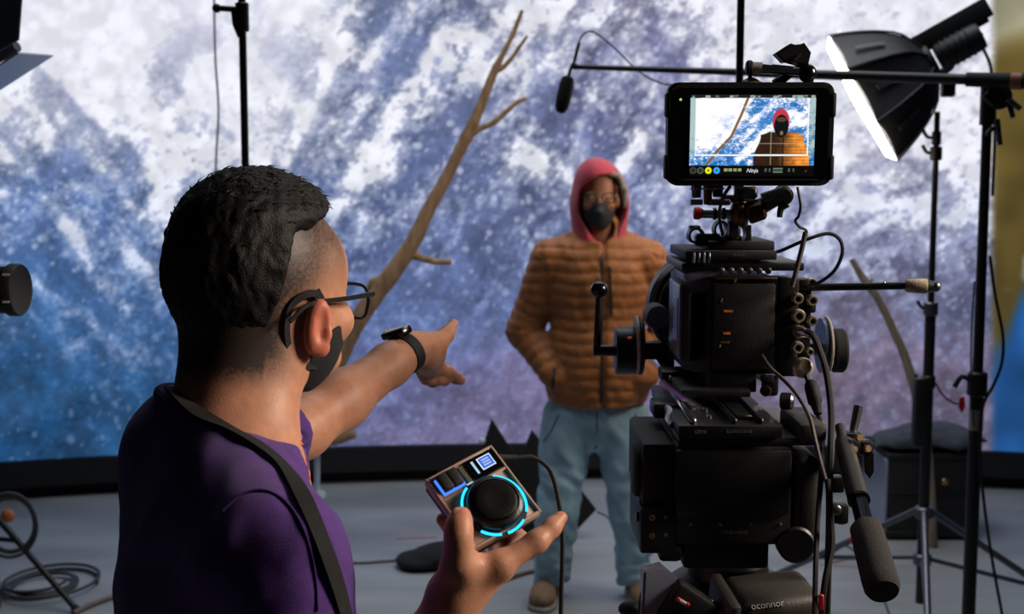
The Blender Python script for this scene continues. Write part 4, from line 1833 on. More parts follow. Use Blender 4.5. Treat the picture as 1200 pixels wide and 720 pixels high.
prism(bm, [(-.022, .012), (.022, .012), (.022, -.016), (.004, -.016)], at(772, 416, FY), mkframe((1, 0, 0), z=(0, -1, 0)), .02, bev=.001)
box(bm, at(810, 408.5, FY + .03), (.09, .018, .012), I3, .002)
O('gear_bridge', bm, BLACK, ff)
bm = NB()
box(bm, at(905, 412.6, FY + .03), (.165, .018, .008), I3, .002)
O('gear_bridge', bm, BLACK, ff)
bm = NB()
lathe(bm, at(961, 405, FY), X, [(.0405, 0), (.0405, .004), (.030, .009)], 48)
d2k = O('far_disc', bm, mat('blue_grey_disc', srgb(88, 100, 130), .35, .3), ff)
bm = NB()
lathe(bm, at(966.5, 405, FY), X, [(.0415, 0), (.0430, .001), (.0430, .0030), (.0415, .004)], 48)
O('far_marking_disc', bm, MATS['ivory_disc'], ff)
bm = NB()
lathe(bm, at(975, 411, FY), X, [(.029, 0), (.0325, .002), (.0325, .015), (.030, .018), (0, .018)], 36)
O('hand_wheel', bm, RUBBER, ff)
bm = NB()
cyl(bm, at(945, 408, FY), at(977, 410, FY), .010, seg=16)
O('wheel_shaft', bm, STEEL, ff)

# ------------------------------------------------------------------ the side rod with a taped end
bm = NB()
cyl(bm, at(938, 337, 1.67), at(1066, 335, 1.64), .0052, .0048, 14)
sr = tag(O('side_rod', bm, BLACK), 'thin black rod with a beige taped end sticking out right from the camera', 'rod')
bm = NB()
lathe(bm, at(1061, 335, 1.64), at(1086, 335.5, 1.635) - at(1061, 335, 1.64), [(.0068, 0), (.0085, .003), (.0098, .024), (.0085, .027)], 18)
O('tape_wrap', bm, TAPE, sr)
bm = NB()
cyl(bm, at(1086, 335.5, 1.635), at(1093, 336, 1.634), .0085, .0075, 12)
ball(bm, at(1096, 336, 1.634), .0072, 12)
O('rod_tip', bm, STEEL, sr)
bm = NB()
ball(bm, at(1036, 332, 1.645), .0022, 8)
O('rod_screw', bm, CHROME, sr)

# ------------------------------------------------------------------ quick release plate
qp = thing('sliding_plate', 'black sliding base plate with bright rails between camera and tripod head', 'plate', at(855, 500, 1.62))
zq = at(855, 497, 1.52).z
bm = NB()
box(bm, Vector((.262, 1.66, zq - .008)), (.125, .30, .016), I3, .002, 2)
pb = O('plate_base', bm, BLACK, qp)
for x in (.218, .268, .300):
    bm = NB()
    box(bm, Vector((x, 1.655, zq + .004)), (.008 if x < .26 else .006, .28, .007), I3, .002)
    O('rail', bm, CHROME if x < .23 else BLACK, qp)
bm = NB()
box(bm, Vector((.284, 1.665, zq + .003)), (.020, .24, .005), I3, .001)
O('slide_bar', bm, BLACK, qp)
for k in range(4):
    bm = NB()
    lathe(bm, Vector((.243 + .002 * k, 1.56 + .045 * k, zq)), (0, 0, 1), [(.004, 0), (.004, .003), (.002, .004), (0, .003)], 10)
    O('plate_screw', bm, STEEL, pb)
text('plate_print', 'cine', Vector((.226, 1.5092, zq - .007)), Matrix.Rotation(PI / 2, 3, 'X'), .009, INKD, pb)
text('plate_print', 'SLIDING BASE', Vector((.272, 1.5092, zq - .0075)), Matrix.Rotation(PI / 2, 3, 'X'), .005, INKD, pb)
bm = NB()
prism(bm, [(-.06, -.004), (.02, -.004), (.06, .010), (.05, .016), (.01, .004), (-.06, .004)], at(815, 476, 1.62), mkframe((.55, -.5, -.35), z=(0, 0, 1)), .007, bev=.001)
O('release_lever', bm, CHROME, qp)
bm = NB()
tube(bm, [at(770, 474, 1.66), at(783, 480, 1.62), at(784, 493, 1.58), at(789, 499, 1.56)], .005, 8, 5)
O('side_lever', bm, GREYP, qp)
bm = NB()
box(bm, at(779, 478, 1.65), (.035, .05, .020), I3, .004, 2)
O('lock_block', bm, BLACK, qp)
bm = NB()
lathe(bm, at(914, 470, 1.60), (1, -.3, 0), [(.008, 0), (.011, .002), (.011, .014), (.008, .017), (0, .017)], 14)
O('lock_knob', bm, STEEL, qp)

# ------------------------------------------------------------------ fluid head
HY = 1.52
fh = thing('fluid_head', 'large black fluid tripod head with a foam-gripped pan handle', 'tripod head', at(853, 668, HY))


def hb(bm, x0, x1, y0, y1, Y0, dep, bev=.004, seg=2):
    p, q = at(x0, y1, Y0), at(x1, y0, Y0)
    box(bm, Vector(((p.x + q.x) / 2, Y0 + dep / 2, (p.z + q.z) / 2)), (q.x - p.x, dep, q.z - p.z), I3, bev, seg)


bm = NB()
hb(bm, 790, 930, 521, 640, HY, .20, .006)
hb(bm, 800, 902, 630, 668, HY + .01, .16, .006)
hd = O('head_body', bm, BLACKM, fh)
bm = NB()
hb(bm, 792, 928, 528, 604, HY - .006, .012, .003)
O('front_cover', bm, BLACK, hd)
for x in (809, 844, 879, 914):
    bm = NB()
    lathe(bm, at(x, 615, HY), (0, -1, 0), [(.0022, -.001), (.0022, .0015), (.0012, .002), (.001, .0008), (0, .0008)], 10)
    O('head_screw', bm, SCREW, hd)
text('head_print', 'CINE-HEAD', at(861, 624.5, HY - .0003), Matrix.Rotation(PI / 2, 3, 'X'), .0062, INKD, hd, shear=.2)
bm = NB()
hb(bm, 752, 792, 520, 595, HY + .01, .18, .006)
O('left_housing', bm, BLACKM, fh)
bm = NB()
hb(bm, 750, 794, 596, 650, HY + .0, .14, .004)
hb(bm, 772, 800, 640, 660, HY + .0, .12, .006)
lp = O('left_bracket', bm, BLACK, fh)
for (x, y, r) in ((764, 607, .0038), (764, 628.5, .0036), (780, 606, .0024), (780, 627, .0024)):
    bm = NB()
    lathe(bm, at(x, y, HY), (0, -1, 0), [(r, -.001), (r, .0015), (r * .6, .002), (r * .5, .001), (0, .001)], 12)
    O('bracket_screw', bm, SCREW, lp)
bm = NB()
lathe(bm, at(757, 550, HY + .05), (-1, 0, 0), [(.030, 0), (.034, .004), (.034, .014), (.030, .017), (0, .017)], 28)
O('drag_knob', bm, RUBBER, fh)
bm = NB()
cyl(bm, at(757, 607, HY + .02), at(745, 606, HY + .02), .0075, .006, 12)
ball(bm, at(752, 601, HY + .01), .004, 8)
O('brake_lever', bm, BLACKG, fh)
bm = NB()
hb(bm, 928, 964, 536, 648, HY + .0, .18, .012, 3)
O('right_housing', bm, mat('grey_black_casting', srgb(38, 37, 36), .5, 0, .15, 40, .2, 300), fh)
bm = NB()
lathe(bm, at(934, 640, HY - .004), (0, 1, 0), [(.020, 0), (.023, .003), (.023, .02), (.020, .022)], 28)
O('tilt_knob', bm, BLACK, fh)
bm = NB()
hb(bm, 795, 962, 513, 523, HY + .0, .20, .003)
tb = O('top_platform', bm, BLACK, fh)
bm = NB()
hb(bm, 937, 970, 497, 522, HY - .004, .12, .006)
O('platform_cap', bm, mat('worn_grey_metal', srgb(74, 72, 70), .5, .3, .15, 40), tb)
bm = NB()
lathe(bm, at(853, 684, HY + .08), (0, 0, 1), [(.073, -.012), (.078, -.006), (.078, .002), (.070, .008), (.052, .014), (.050, .030)], 44)
O('head_base', bm, BLACK, fh)
# pan handle
bm = NB()
box(bm, at(993, 522, 1.53), (.026, .026, .020), Matrix.Rotation(.15, 3, 'Y'), .004, 2)
box(bm, at(1013, 524, 1.54), (.018, .02, .018), I3, .004, 2)
hc = O('handle_clamp', bm, BLACK, fh)
bm = NB()
prism(bm, [(-.006, .008), (.006, .010), (.007, -.014), (.002, -.022), (-.004, -.014)], at(1017, 540, 1.54), mkframe((1, 0, 0), z=(0, -1, 0)), .008, bev=.001)
O('clamp_lever', bm, BLACK, hc)
for q in ((999, 527), (1015, 526), (1005, 513)):
    bm = NB()
    cyl(bm, at(q[0], q[1], 1.515), at(q[0] + 3, q[1], 1.510), .0042, seg=10)
    O('clamp_screw', bm, BRASS, hc)
bm = NB()
box(bm, at(998, 513, 1.54), (.022, .02, .014), I3, .003, 2)
O('rosette_block', bm, BLACK, hc)
bm = NB()
tube(bm, [at(999, 508, 1.55), at(1002, 495, 1.555), at(1006, 476, 1.56)], [.0045, .0055, .0058], 10, 4)
O('tilt_lever', bm, STEEL, hc)
PA, PB, PC, PD, PE = at(985, 505, 1.545), at(993, 540, 1.50), at(1006, 585, 1.44), at(1014, 617, 1.40), at(1035, 694, 1.315)
bm = NB()
cyl(bm, at(984, 500, 1.55), PA.lerp(PB, .5), .0060, .0070, 14)
cyl(bm, PA.lerp(PB, .4), PC, .0115, .0125, 18, bev=.001)
ph = O('pan_handle', bm, mat('handle_grey_black', srgb(44, 43, 42), .45, 0, .1, 40), fh)
bm = NB()
cyl(bm, PC, PD, .0098, .0098, 18)
O('handle_tube', bm, mat('blued_steel', srgb(62, 68, 80), .22, .9), ph)
bm = NB()
cyl(bm, PC, PC + (PD - PC).normalized() * .004, .0130, seg=18)
O('handle_collar', bm, BLACKG, ph)
bm = NB()
L = (PE - PD).length
lathe(bm, PD, PE - PD, [(.0150, 0), (.0178, .004), (.0188, L * .3), (.0196, L * .85), (.0192, L - .006), (.0165, L), (0, L)], 26)
O('foam_grip', bm, FOAM, ph)
for (q, s) in (((979, 567), (.018, .02, .020)), ((981, 600), (.022, .03, .024)), ((985, 606), (.012, .02, .016))):
    bm = NB()
    box(bm, at(q[0], q[1], HY + .03), s, I3, .003, 2)
    O('side_fitting', bm, BLACK, fh)
bm = NB()
ball(bm, at(980, 598, HY + .01), .007, 12, 0, (1, .5, 1))
O('fitting_screw', bm, STEEL, fh)

# ------------------------------------------------------------------ tripod
TC = Vector(((853 - 600) / F_PX * 1.6, 1.60, 0))
tz = at(853, 690, 1.60).z - .010
tri = thing('camera_tripod', 'heavy black camera tripod with a lettered shoulder under the fluid head', 'tripod', (TC.x, TC.y, 0))
bm = NB()
lathe(bm, Vector((TC.x, TC.y, tz)), (0, 0, 1), [(.060, -.11), (.085, -.09), (.092, -.03), (.088, -.006), (.080, .002)], 40)
O('bowl', bm, BLACKM, tri)
bm = NB()
SM = mkframe((.97, .22, .035), z=(0, -.25, 1))
box(bm, at(902, 713, 1.475), (.105, .075, .062), SM, .014, 3)
cst = O('shoulder_casting', bm, mat('casting_grey', srgb(58, 56, 53), .5, 0, .12, 40, .2, 300), tri)
bm = NB()
box(bm, at(848, 716, 1.46), (.014, .07, .060), mkframe((.97, .22, .035), z=(.35, -.25, 1)), .005, 2)
O('casting_web', bm, mat('web_grey', srgb(80, 78, 74), .5), cst)
_h, _n = onto(bvh_of(cst), 899, 709.5, .0010)
text('maker_lettering', 'oconnor', _h, mkframe(SM @ Vector((1, 0, 0)), z=_n), .0118, INK, cst, depth=.0006)
bm = NB()
box(bm, at(899, 690, 1.49), (.010, .004, .012), I3, .001)
lv = O('level_window', bm, mat('pale_level', srgb(150, 140, 120), .4), tri)
bm = NB()
box(bm, at(899, 690, 1.4875), (.006, .001, .003), I3)
O('level_mark', bm, BLACKM, lv)
bm = NB()
box(bm, at(934, 679, 1.56), (.022, .02, .007), Matrix.Rotation(.2, 3, 'Y'), .003, 2)
O('bowl_lever', bm, BLACK, tri)
bm = NB()
ball(bm, at(925, 676, 1.55), .004, 10)
O('lever_pin', bm, CHROME, tri)
# left leg bracket: grey straps, red brake knobs
bm = NB()
prism(bm, [(-.030, .034), (-.008, .040), (.034, .004), (.030, -.004), (.006, -.002), (-.012, -.040), (-.034, -.040)], at(779, 691, 1.50), mkframe((1, 0, 0), z=(0, -1, .2)), .04, bev=.003)
bmesh.ops.translate(bm, verts=bm.verts, vec=(0, -.03, 0))
O('leg_hinge', bm, GREYP, tri)
bm = NB()
tube(bm, [at(797, 691, 1.47), at(783, 703, 1.465), at(772, 722, 1.46), at(765, 745, 1.46)], .0055, 8, 4)
O('hinge_strap', bm, GREYP, tri)
bm = NB()
tube(bm, [at(768, 678, 1.48), at(760, 700, 1.475), at(757, 740, 1.47)], .011, 8, 4)
O('hinge_cover', bm, BLACK, tri)
bm = NB()
box(bm, at(806, 715, 1.45), (.06, .03, .05), Matrix.Rotation(.6, 3, 'Y'), .006, 2)
O('brake_housing', bm, BLACKM, tri)
bm = NB()
cyl(bm, at(796, 703.5, 1.43), at(805, 708.5, 1.43), .0022, seg=8)
bk = O('brake_pin', bm, INK, tri)
for q in ((795, 703), (805.5, 709)):
    bm = NB()
    ball(bm, at(q[0], q[1], 1.43), .0030, 10)
    O('brake_knob', bm, RED, bk)
bm = NB()
ball(bm, at(738, 714, 1.50), .011, 14, 0, (1.3, 1, .9))
O('strap_end', bm, BLACKM, tri)
bm = NB()
lathe(bm, at(831, 709, 1.45), (0, -1, .3), [(.007, 0), (.007, .004), (.004, .006), (0, .006)], 12)
O('level_bubble', bm, STEEL, tri)
for k, a in enumerate((150, 270, 30)):
    d = Vector((math.cos(math.radians(a)), math.sin(math.radians(a)), 0))
    p0 = Vector((TC.x, TC.y, tz - .09)) + d * .085
    p1 = TC + d * .36 + Vector((0, 0, .42))
    p2 = TC + d * .52 + Vector((0, 0, .03))
    bm = NB()
    s = d.cross(Vector((0, 0, 1)))
    for q in (-.028, .028):
        cyl(bm, p0 + s * q, p1 + s * q, .014, seg=12)
    box(bm, p1, (.05, .09, .05), mkframe(d, z=(0, 0, 1)), .006)
    lg = O('leg', bm, BLACK, tri)
    bm = NB()
    cyl(bm, p1, p2, .013, seg=12)
    O('leg_extension', bm, STEEL, lg)
    bm = NB()
    lathe(bm, p2 + Vector((0, 0, -.03)), (0, 0, 1), [(.03, 0), (.032, .01), (.018, .03)], 16)
    O('rubber_foot', bm, RUBBER, lg)

# ------------------------------------------------------------------ monitor
MY = 1.55
mo_c = at(879.5, 157.5, MY)
MR = mkframe(CR, CU, None)
mfx = mkframe((1, -.02, 0), z=(0, -.055, 1))
mon = thing('field_monitor', 'small black monitor above the camera showing the actor against the mountain', 'monitor', mo_c + Vector((0, 0, -.063)))
MPX = MY / F_PX


def mp(px, py, h=0.0):
    return mo_c + mfx @ Vector(((px - 879.5) * MPX, -h, (157.5 - py) * MPX))


def rrect(w, h, r, n=6):
    out = []
    for cx, cy, a0 in ((w / 2 - r, h / 2 - r, 0), (-w / 2 + r, h / 2 - r, 90), (-w / 2 + r, -h / 2 + r, 180), (w / 2 - r, -h / 2 + r, 270)):
        for k in range(n + 1):
            a = math.radians(a0 + 90 * k / n)
            out.append((cx + r * math.cos(a), cy + r * math.sin(a)))
    return out


MF = mfx @ Matrix.Rotation(PI / 2, 3, 'X')
bm = NB()
prism(bm, rrect(.1985, .1235, .013), mo_c + mfx @ Vector((0, .014, 0)), MF, .028, bev=.003)
mb = O('monitor_case', bm, BLACKM, mon)
bm = NB()
prism(bm, rrect(.186, .110, .008), mo_c + mfx @ Vector((0, -.0008, 0)), MF, .002, bev=.0004)
O('front_glass', bm, BLACKG, mon)
for (px, py) in ((785, 124), (785, 196), (974, 124), (974, 196)):
    bm = NB()
    box(bm, mp(px, py, -.012), (.008, .026, .030), mfx, .003, 2)
    O('bumper', bm, RUBBER, mb)
bm = NB()
box(bm, mp(880, 210, .0022), (.165, .0006, .0012), mfx)
O('lower_trim', bm, mat('dark_copper', srgb(74, 48, 38), .5), mb)
bm = NB()
box(bm, mp(881, 99.5, -.012), (.024, .016, .005), mfx, .001)
O('mount_pad', bm, mat('tan_pad', srgb(110, 75, 55), .7), mb)
bm = NB()
cyl(bm, mp(797.5, 117.5, .0018), mp(797.5, 117.5, .0024), .0016, seg=10)
O('status_light', bm, emit('green_led', (.35, .75, .10, 1), 1.0), mon)
# the picture on it
nx, ny = 300, 190
sx, sy = np.meshgrid(np.linspace(809, 953.5, nx), np.linspace(205.5, 112, ny))
gx = (sx - 809) / 144.5
gy = (sy - 112) / 78.0


def mon_paint():
    u = 250 + gx * 360
    v = -40 + gy * 300
    c = paint(u, v)
    g = c.mean(-1, keepdims=True)
    c = np.clip((c - .5) * 1.35 + .60, 0, 1)
    blue = np.array([.10, .50, .82])
    k = sstep(.75, .35, g)
    c = c * (1 - k) + (blue * (.55 + .75 * g)) * k
    X, Y = sx, sy

    def over(mask, col):
        nonlocal c
        m = mask[..., None]
        c = c * (1 - m) + np.array(col) * m
    tex = n2(X, Y, 5, 201, 3)
    d = seg_d(X, Y, [(876, 114), (868, 135), (857, 160), (840, 178), (828, 194)])
    over(sstep(1.9, 1.0, d), (.52, .38, .24))
    # body: jacket, hood, mask
    bw = 30 * sstep(153, 176, Y) ** .6
    jx = 915.5
    inb = sstep(1.2, -.5, np.abs(X - jx) - np.where(Y < 158, 8 + (Y - 153) * 3.0, 24 + 8 * sstep(160, 185, Y))) * sstep(154, 156, Y)
    lit = sstep(906, 940, X + 6 * (tex - .5))
    jac = (np.array([.20, .12, .07])[None, None] * (1 - lit)[..., None] + np.array([.95, .58, .22])[None, None] * lit[..., None]) * (.75 + .5 * tex + .10 * np.sin(Y * 1.6))[..., None]
    m = inb[..., None]
    c = c * (1 - m) + np.clip(jac, 0, 1) * m
    over(sstep(1.4, .2, np.abs(X - 917)) * sstep(160, 163, Y), (.16, .09, .06))
    e = np.hypot((X - 914) / 9.6, (Y - 143) / 15.0)
    over(sstep(1.06, .94, e), (.78, .22, .30))
    e = np.hypot((X - 914.5) / 8.2, (Y - 148) / 13.0)
    over(sstep(1.06, .94, e), (.05, .07, .08))
    e = np.hypot((X - 914.5) / 6.0, (Y - 140.5) / 3.0)
    over(sstep(1.1, .8, e) * .8, (.42, .30, .22))
    over(sstep(1.2, .8, np.hypot((X - 915) / 2.0, (Y - 156) / 2.5)) * .7, (.70, .60, .35))
    # frame guides
    w = (.96, .97, .97)
    gx0, gx1, gy0, gy1 = 815.5, 945.5, 116, 181.5
    inx = (X > gx0 - 1) & (X < gx1 + 1)
    iny = (Y > gy0) & (Y < gy1 + 1)
    over(((np.abs(Y - gy1) < .9) & inx) * 1.0, w)
    over((((np.abs(X - gx0) < .55) | (np.abs(X - gx1) < .8)) & iny) * .9, w)
    over(((np.abs(Y - 168) < .5) & (X > 845) & (X < 945)) * .45, (.9, .92, .8))
    over(((np.abs(X - 903) < .6) & (Y > 150) & (Y < 193)) * .6, (.85, .80, .66))
    over(((np.abs(Y - 126) < .4) & (X > 870) & (X < 925)) * .5, w)
    # side columns and the two information bars
    side = ((X < gx0 - .6) | (X > gx1 + .8)) & (Y < 182)
    over(side * .55, (.42, .60, .60))
    over(sstep(116.2, 115.2, Y + 1.2 * (tex - .5)), (.10, .12, .12))
    for x0, x1 in ((811, 814), (826, 832), (838, 842), (854, 864), (878, 890), (904, 914), (926, 944), (948, 953)):
        over(((X > x0) & (X < x1) & (Y < 116) & (Y > 112.6)) * (.35 + .5 * (tex > .5)), (.72, .76, .68))
    over(sstep(193.0, 194.2, Y), (.015, .02, .02))
    for cx, col, fil in ((813.5, (.28, .30, .28), 0), (822, (.34, .37, .34), 0), (831.3, (.93, .95, .10), 1), (841, (.22, .65, .98), 1)):
        r = np.hypot(X - cx, Y - 199.3)
        over(sstep(4.2, 3.6, r) * (sstep(2.0, 2.6, r) if not fil else 1), col)
        over(sstep(1.6, 1.0, r) * (1 if fil else .7), (.25, .35, .2) if fil else col)
    for k in range(4):
        over(((np.abs(X - 851.5 - 5.4 * k) < 2.0) & (np.abs(Y - 198.6) < 1.7)) * .8, (.72, .76, .52))
    for k in range(5):
        x = 872.5 + 4.4 * k
    over(((np.abs(X - 912) < 5.5) & (np.abs(Y - 199) < 2.6)) * (.45 + .4 * (np.abs(Y - 199) > 1.7)), (.55, .64, .55))
    for x in (898, 902.5, 925, 930):
        over(((np.abs(X - x) < 1.1) & (np.abs(Y - 198.8) < 2.2)) * .55, (.55, .64, .55))
    over(sstep(1.3, .7, np.hypot(X - 944.5, Y - 200)), (.62, .16, .20))
    return np.clip(c, 0, 1)


SP = np.zeros((ny, nx, 3))
ex, ez = np.array(mfx @ Vector((1, 0, 0))), np.array(mfx @ Vector((0, 0, 1)))
nb_ = np.array(mfx @ Vector((0, -.0022, 0)))
SP = np.array(mo_c) + nb_ + ((sx - 879.5) * MPX)[..., None] * ex + ((157.5 - sy) * MPX)[..., None] * ez
mscr = grid_mesh('monitor_picture', SP, to_lin(mon_paint()), emit('monitor_led', (1, 1, 1, 1), 1.0, 'col'), mon)
text('screen_lettering', 'Ninja', mp(882, 199.5, .0026), MF, .0066, emit('screen_white', (.80, .85, .80, 1), 1.0), mon, depth=.0001, shear=.3)

# ------------------------------------------------------------------ arm holding the monitor
ma = thing('articulated_bracket', 'jointed black and bronze arm with a silver barrel under the monitor', 'bracket', at(865, 262, 1.64))
AYY = 1.635
bm = NB()
cyl(bm, at(823, 250.5, AYY), at(857, 251, AYY), .0058, .0060, 18)
br = O('barrel', bm, CHROME, ma)
for x in (837.5, 848):
    bm = NB()
    cyl(bm, at(x - 1.8, 250.7, AYY), at(x + 1.8, 250.7, AYY), .0078, seg=18)
    O('barrel_band', bm, BLACK, br)
bm = NB()
lathe(bm, at(813, 250, AYY), at(825, 250.4, AYY) - at(813, 250, AYY), [(.0066, 0), (.0080, .001), (.0080, .006), (.0055, .012)], 16)
O('red_cap', bm, RED, br)
bm = NB()
ball(bm, at(866, 250, AYY), .0155, 20, 0, (.8, 1, 1.1))
lathe(bm, at(868, 252, AYY), (1, -.3, -.12), [(.014, 0), (.0155, .003), (.0155, .007), (.012, .010)], 22)
O('ball_joint', bm, BRONZE, ma)
bm = NB()
lathe(bm, at(876, 250, AYY - .005), at(894, 245, AYY - .01) - at(876, 250, AYY - .005), [(.0135, 0), (.0150, .003), (.0138, .020), (.010, .023)], 7)
O('wing_knob', bm, mat('dark_bronze', srgb(72, 54, 38), .4, .7, .2, 60), ma)
bm = NB()
cyl(bm, at(886, 245, AYY), at(918, 229, AYY - .02), .0110, .0085, 16)
O('arm_link', bm, BLACK, ma)
bm = NB()
lathe(bm, at(919, 230, AYY - .035), (.1, 1, .1), [(.009, 0), (.0120, .003), (.0120, .022), (.010, .025)], 22)
el = O('elbow_knob', bm, BLACKM, ma)
bm = NB()
tube(bm, [at(920, 238, AYY - .03), at(915, 245, AYY - .03), at(913.5, 255, AYY - .03)], [.0075, .0042, .0034], 8, 4)
O('thumb_lever', bm, BLACKM, el)
bm = NB()
cyl(bm, at(866, 240, AYY), at(866, 217, 1.60), .0062, seg=14)
box(bm, at(877, 226, 1.61), (.020, .02, .016), I3, .003)
box(bm, at(858, 233, AYY), (.03, .02, .010), I3, .003)
cyl(bm, at(893, 232, 1.60), at(918, 224, 1.60), .006, seg=12)
O('upright_post', bm, BLACK, ma)
bm = NB()
cyl(bm, at(866.5, 238, AYY - .012), at(866.5, 227, AYY - .014), .0050, .0042, 12)
O('brass_post', bm, BRONZE, ma)
bm = NB()
box(bm, at(880, 235, AYY - .01), (.018, .006, .003), I3)
O('brass_strip', bm, BRASS, ma)
bm = NB()
box(bm, at(860, 267, 1.655), (.014, .020, .030), I3, .003)
O('foot_block', bm, BLACK, ma)
# plugs hanging under the monitor
for (x, y0, y1, r, m) in ((816, 216, 232, .0062, STEEL), (829.5, 216, 240, .0056, BRONZE), (841, 216, 231, .0068, BLACKM)):
    bm = NB()
    cyl(bm, at(x, y0, 1.575), at(x, y1, 1.575), r, r * .9, 14, bev=.0008)
    q = O('cable_plug', bm, m, mon)
    bm = NB()
    cyl(bm, at(x, y0 + 4, 1.575), at(x, y0 + 6.5, 1.575), r * 1.18, seg=14)
    O('plug_ring', bm, CHROME, q)
bm = NB()
box(bm, at(816, 237, 1.58), (.015, .012, .007), I3, .001)
O('plug_tag', bm, GREYP, mon)
bm = NB()
box(bm, at(842, 237, 1.60), (.03, .01, .008), I3, .002)
O('plug_bar', bm, BLACKM, mon)
# clamp on top of the monitor
mc = thing('monitor_clamp', 'silver tube and black ball clamp on top of the monitor', 'clamp', mp(905, 98, -.012))
YT = 1.57
bm = NB()
cyl(bm, at(881, 79.5, YT), at(943, 84, YT - .01), .0066, .0052, 18)
tb2 = O('clamp_tube', bm, CHROME, mc)
bm = NB()
cyl(bm, at(882, 79.6, YT), at(893, 80.4, YT - .002), .0074, seg=18)
O('tube_sleeve', bm, WHITEP, tb2)
bm = NB()
cyl(bm, at(874, 79, YT), at(882, 79.5, YT), .0088, seg=18, bev=.002)
O('tube_end', bm, BLACKM, tb2)
bm = NB()
cyl(bm, at(879, 86, YT), at(879, 94, YT), .0026, seg=10)
lathe(bm, at(880, 98, YT), (0, 0, 1), [(.0115, -.001), (.0118, .002), (.008, .005), (.004, .007)], 22)
O('clamp_foot', bm, BLACK, mc)
bm = NB()
ball(bm, at(946, 86, YT - .01), .0112, 20)
box(bm, at(947, 95, YT), (.012, .012, .010), I3, .003)
cyl(bm, at(944, 84, YT), at(937, 74, YT), .008, .009, 14)
O('ball_joint', bm, BLACKG, mc)
bm = NB()
prism(bm, [(-.029, .004), (-.010, .015), (.001, .011), (.006, .015), (.014, .003), (.010, -.012), (-.001, -.011), (-.008, -.006), (-.019, -.007)], at(935, 66, YT), mkframe((1, 0, .05), z=(0, -1, 0)), .022, bev=.002)
O('jaw_clamp', bm, BLACK, mc)
bm = NB()
box(bm, at(935, 67, YT - .013), (.010, .002, .003), Matrix.Rotation(-.7, 3, 'Y'))
O('jaw_pin', bm, STEEL, mc)
bm = NB()
cyl(bm, at(908, 99, YT + .01), at(930, 84, YT), .0065, .0045, 12)
O('strut', bm, BLACK, mc)

# ------------------------------------------------------------------ cables on the rig
CAB = mat('cable_black', srgb(22, 22, 24), .6)
CABG = mat('cable_grey', srgb(92, 88, 82), .6)


def cable(name, pts, r, label, m=CAB, plug=None):
    bm = NB()
    tube(bm, pts, r, 8, 8)
    o = tag(O(name, bm, m), label, 'cable')
    return o


cable('power_cable', [at(900, 297.5, 1.66), at(915, 294, 1.655), at(945, 281, 1.64), at(970, 274, 1.64), at(984, 281, 1.64), at(987, 297, 1.64), at(978, 317, 1.645), at(962, 330, 1.65), at(946, 336, 1.652)],
      .0024, 'black cable looping right from the camera top plate back to the connectors')
cable('thin_monitor_cable', [at(934.5, 219, 1.60), at(938, 240, 1.60), at(936, 253, 1.61), at(932, 259, 1.615), at(937, 266, 1.62), at(945, 271, 1.625), at(943, 283, 1.63)],
      .0018, 'thin kinked black cable dropping from the right side of the monitor')
cable('flat_data_cable', [at(944, 272, 1.626), at(940, 290, 1.63), at(936, 306, 1.632), at(932, 322, 1.634), at(928, 336, 1.637)], .0034, 'greyish ribbon cable running down beside the top plate to the connectors', CABG)
cable('curved_monitor_lead', [at(856, 218, 1.575), at(848, 230, 1.58), at(843, 248, 1.60), at(844, 262, 1.615), at(847, 275, 1.655)], .0022, 'short black lead curving from under the monitor past the silver barrel')
pc = cable('camera_power_lead', [at(941, 430, 1.630), at(946, 444, 1.622), at(957, 480, 1.61), at(963, 505, 1.57), at(963, 545, 1.50), at(959, 600, 1.475), at(956, 660, 1.43), at(954, 760, 1.40)],
           .0032, 'black lead with a thick barrel connector hanging from the lowest camera socket')
bm = NB()
lathe(bm, at(941, 431, 1.628), (0, -1, .3), [(.012, -.012), (.0135, -.006), (.0135, .0), (.0105, .003), (.010, .010), (.0075, .012)], 20)
O('round_connector', bm, MATS['nickel'], pc)
bm = NB()
lathe(bm, at(950, 450, 1.62), at(958, 482, 1.60) - at(950, 450, 1.62), [(.0055, -.004), (.0080, 0), (.0092, .006), (.0092, .026), (.0070, .029), (.0050, .042)], 16)
O('barrel_connector', bm, RUBBER, pc)
bm = NB()
cyl(bm, at(964, 496, 1.596), at(966, 503, 1.585), .0030, seg=10)
O('lead_collar', bm, BRASS, pc)
v = cable('video_cable', [at(941, 389, 1.635), at(952, 393, 1.625), at(960, 410, 1.62), at(969, 440, 1.60), at(974, 480, 1.56), at(974, 520, 1.50), at(972, 565, 1.485), at(972, 610, 1.485), at(970, 680, 1.485), at(968, 760, 1.485)],
          .0044, 'thick black cable arching from the camera connectors down along the tripod head')
bm = NB()
lathe(bm, at(937, 388, 1.642), at(950, 392, 1.628) - at(937, 388, 1.642), [(.0075, 0), (.0080, .004), (.0060, .012), (.0050, .020)], 14)
O('cable_plug', bm, CHROME, v)
cable('control_cable', [at(893, 417, 1.64), at(903, 432, 1.62), at(921, 448, 1.59), at(936, 466, 1.55), at(949, 490, 1.505), at(955, 515, 1.485), at(961, 540, 1.474), at(967, 562, 1.470)],
      .0026, 'dark grey cable crossing from the camera rear panel down to the tripod head', CABG)
t_ = cable('hanging_cable', [at(970, 562, 1.470), at(973, 600, 1.455), at(975, 640, 1.44), at(967, 680, 1.425), at(963, 720, 1.42), at(962, 780, 1.42)], .0036, 'black cable with a red tag hanging down right of the tripod')
bm = NB()
box(bm, at(962, 706, 1.413), (.006, .004, .018), I3, .001)
O('red_tag', bm, RED, t_)
